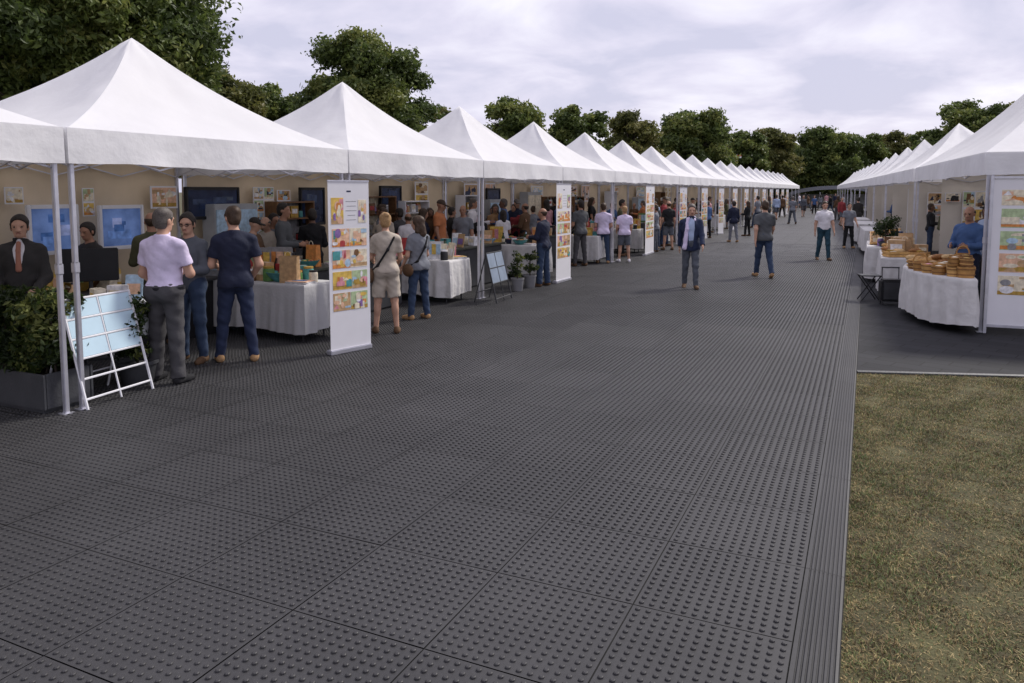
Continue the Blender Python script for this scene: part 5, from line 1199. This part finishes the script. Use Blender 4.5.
for i in range(40):
    x, y = rl.uniform(.40, 1.02), rl.uniform(16.25, 18.05); lay = i // 22
    loaf((x, y, .786 + .07 * lay), rl.uniform(0, 3.1), rl.randrange(3), rl.uniform(.2, .38), 'crusty loaf heaped among cartons on the second right table', 'loaves heaped on the second right table')
# black wheeled case and black stool by the cloth
p_ = P(896, 303); t_ = empty('wheeled_case', (.47, 15.3, 0), R(12), 'black wheeled case with raised handle beside the curved table', 'case')
MB().box((0, 0, .26), (.40, .26, .40), BLACK, bev=.03).build('case_body', t_); m = MB()
for x in (-.14, .14): m.bar((x, .11, .45), (x, .13, .66), .009, DARK, 6)
m.bar((-.15, .13, .66), (.15, .13, .66), .013, DARK, 6); m.build('handle', t_)
for x in (-.16, .16): MB().bar((x - .015, .09, .045), (x + .015, .09, .045), .045, DARK, 12).build('wheel', t_)
MB().box((0, -.133, .26), (.32, .006, .30), DARK).build('front_pocket', t_)
for x in (-.17, .17): MB().box((x, -.1, .03), (.03, .04, .06), DARK).build('foot', t_)
p_ = P(882, 296); t_ = empty('folding_stool', (.10, 15.75, 0), R(15), 'black folding stool half hidden by the wheeled case', 'stool'); m = MB()
for y in (-.14, .14): m.bar((-.16, y, 0), (.16, y, .46), .012, BLACK, 6); m.bar((.16, y, 0), (-.16, y, .46), .012, BLACK, 6)
m.build('crossed_leg', t_); MB().box((0, 0, .47), (.36, .32, .02), BLACK, bev=.006).build('seat', t_)
for i, (u, ln, dp, pk) in enumerate(cuts[:6]):
    tt = [o for o in bpy.data.objects if o.get('group') == 'tents of the right row'][i]
    v, f = [], []
    for a in range(25):
        x = -dp / 2 + (.75 if i else .55) + (dp - (.80 if i else .60)) * a / 24
        for j in range(6): v.append((x, ln / 2 - .10 + .015 * math.sin(x * 5 + j * .3) + .01 * math.sin(x * 13), .03 + 2.45 * j / 5))
    for a in range(24):
        for j in range(5): f.append((a * 6 + j, (a + 1) * 6 + j, (a + 1) * 6 + j + 1, a * 6 + j + 1))
    link('end_wall', newmesh('end_wall', v, f, BACKW, smooth=True), tt)
def eposter(u, v_, z, w_, h_, label, seed, n=(2, 2), cols=None):
    t_ = empty('wall_poster', RP(u, v_, z), RROT, label, 'poster', 'pictures on the right tent walls'); MB().box((0, .006, 0), (w_, .012, h_), SHEET).build('poster_sheet', t_)
    for i in range(n[0]):
        for j in range(n[1]):
            q = link('picture', picture_mesh(w_ / n[0] * .88, h_ / n[1] * .86, seed + i * 7 + j, cols), t_); q.location = ((i - (n[0] - 1) / 2) * w_ / n[0], -.0015, (j - (n[1] - 1) / 2) * h_ / n[1])
eposter(7.78, 1.3, 1.65, .75, .8, 'grid poster of dull pictures on the end wall behind the wooden tubs', 801, (3, 2), DULL)
eposter(7.78, .72, 1.9, .32, .22, 'small dark sign on the end wall beside the right banner', 811, (1, 1), ['black', 'grey'])
eposter(7.78, 2.1, 1.6, .5, .9, 'tall pale poster on the end wall of the large right tent', 821, (1, 3), ['cream', 'white', 'pale blue', 'grey'])
eposter(16.4, 1.7, 1.6, .9, .8, 'pale poster on the end wall of the second right tent', 831, (2, 2), DULL)
# people and pictures under the right row
def ppR(px, u, v_, ytop, rot, label, **kw):
    p = RP(u, v_); person(p, rot, max(1.45, min(1.95, htof(p, ytop))), label, **kw)
ppR(968, 2.2, .16, 206, AW + 120, 'person in blue top standing behind the wooden tubs', top=('longsleeve', 'blue'), bottom=('trousers', 'navy'), hair=('balding', 'dark'), skin='tan', arms=FRONT, legs=STAND, res=.010, build=1.1, head=(10, -10), seed=201)
ppR(960, 3.1, .62, 202, AW + 100, 'person in pale blue shirt and dark cap behind the person in blue', top=('longsleeve', 'paleblue'), bottom=('trousers', 'black'), hair=('cap', 'dark'), skin='tan', arms=FRONT, legs=STAND, res=.012, seed=202)
RPLE = [(4.6, 2.6, 'white', 'short'), (6.3, 2.2, 'beige', 'long'), (6.9, 1.25, 'brown', 'short'), (10.2, 1.0, 'olive', 'short'), (12.4, 1.5, 'brown', 'long'), (14.2, 1.1, 'black', 'short'), (17.5, 1.2, 'red', 'short'), (20, 1.4, 'mid grey', 'short'), (23, 1.1, 'black', 'short'), (27, 1.2, 'blue', 'long')]
for i, (u, v_, c_, hs) in enumerate(RPLE):
    person(RP(u, v_), AW + 60 + 37 * i, 1.66 + .02 * (i % 5), uniq('person in %s top under the right row' % CN.get(c_, c_), ['person in %s top farther along under the right row' % CN.get(c_, c_), 'person in %s top in the large right tent' % c_]), top=('longsleeve', c_), bottom=('trousers', ('black', 'charcoal', 'jeans')[i % 3]), hair=(hs, ('dark', 'brown')[i % 2]), skin=('tan', 'light', 'brown')[i % 3], arms=FRONT, legs=STAND, res=.016, fem=hs == 'long', seed=210 + i)
def rposter(u, v_, z, w_, h_, label, seed, n=(2, 2), cols=None):
    p = RP(u, v_, z); t_ = empty('wall_poster', p, RROT + R(-90), label, 'poster', 'pictures on the right tent walls'); MB().box((0, .006, 0), (w_, .012, h_), SHEET).build('poster_sheet', t_)
    for i in range(n[0]):
        for j in range(n[1]):
            q = link('picture', picture_mesh(w_ / n[0] * .88, h_ / n[1] * .86, seed + i * 7 + j, cols), t_); q.location = ((i - (n[0] - 1) / 2) * w_ / n[0], -.0015, (j - (n[1] - 1) / 2) * h_ / n[1])
for i, (u, z, w_, h_, n_, nm) in enumerate([(1.2, 1.75, .9, .7, (2, 2), 'grey and tan poster grid'), (2.9, 1.55, 1.5, 1.0, (3, 2), 'wide pale poster of furniture pictures'), (4.9, 1.7, .7, .45, (1, 1), 'small dark picture'), (6.3, 1.6, .9, .8, (2, 2), 'square pale poster'), (10, 1.6, 1.1, .8, (2, 1), 'two part poster in the second right tent'), (13.2, 1.6, .9, .9, (1, 2), 'tall pale poster in the second right tent')]):
    rposter(u, (4.15 if u < 8 else 2.9), z, w_, h_, nm + ' on the right rear wall', 700 + i * 31, n_, DULL)
table(-.35, .35, -1.2, 1.2, .76, 'at the rear of the large right tent', rz=RROT, loc=RP(4.3, 3.35), cloth=CLOTH, seed=77, group=None)
# far end: grey pavilion, flag
p_ = P(803, 203.5); pv = empty('grey_pavilion', (-3.5, 103.5, 0), R(2), 'low grey pavilion with curved roof across the far end of the aisle', 'pavilion'); m = MB()
GR = mat('pavilion_roof', (.20, .21, .23), .5); v, f = [], []
for i in range(17):
    a = math.pi * (.12 + .76 * i / 16); x, z = -math.cos(a) * 5.6 / .93, 1.75 + (math.sin(a) - math.sin(.12 * math.pi)) * 1.5
    v += [(x, -2, z), (x, 2.5, z), (x, -2, z - .45), (x, 2.5, z - .45)]
for i in range(16):
    k = i * 4; f += [(k, k + 4, k + 5, k + 1), (k + 2, k + 3, k + 7, k + 6), (k, k + 2, k + 6, k + 4), (k + 1, k + 5, k + 7, k + 3)]
link('curved_roof', newmesh('curved_roof', v, f, GR), pv)
for x in (-5.3, -1.8, 1.8, 5.3):
    for y in (-1.8, 2.3): MB().box((x, y, .95), (.12, .12, 1.9), GREYL).build('post', pv)
MB().box((0, 2.35, .85), (10.4, .06, 1.6), GREYL).build('rear_panel', pv)
p_ = PZ(736, 78); t_ = empty('flag', (p_.x, p_.y, 0), 0, 'small red and white flag on a pole above the left row', 'flag'); MB().bar((0, 0, 0), (0, 0, 5.8), .02, ALU, 8).build('flag_pole', t_)
m = MB(); v, f = [], []
for i in range(9):
    x = .03 + i * .05; y = .06 * math.sin(i * .9)
    v += [(x, y, 5.72), (x, y, 5.56), (x, y, 5.4)]
for i in range(8): m.add([v[i * 3], v[i * 3 + 3], v[i * 3 + 4], v[i * 3 + 1]], [(0, 1, 2, 3)], pal('red')); m.add([v[i * 3 + 1], v[i * 3 + 4], v[i * 3 + 5], v[i * 3 + 2]], [(0, 1, 2, 3)], pal('white'))
m.build('flag_cloth', t_)
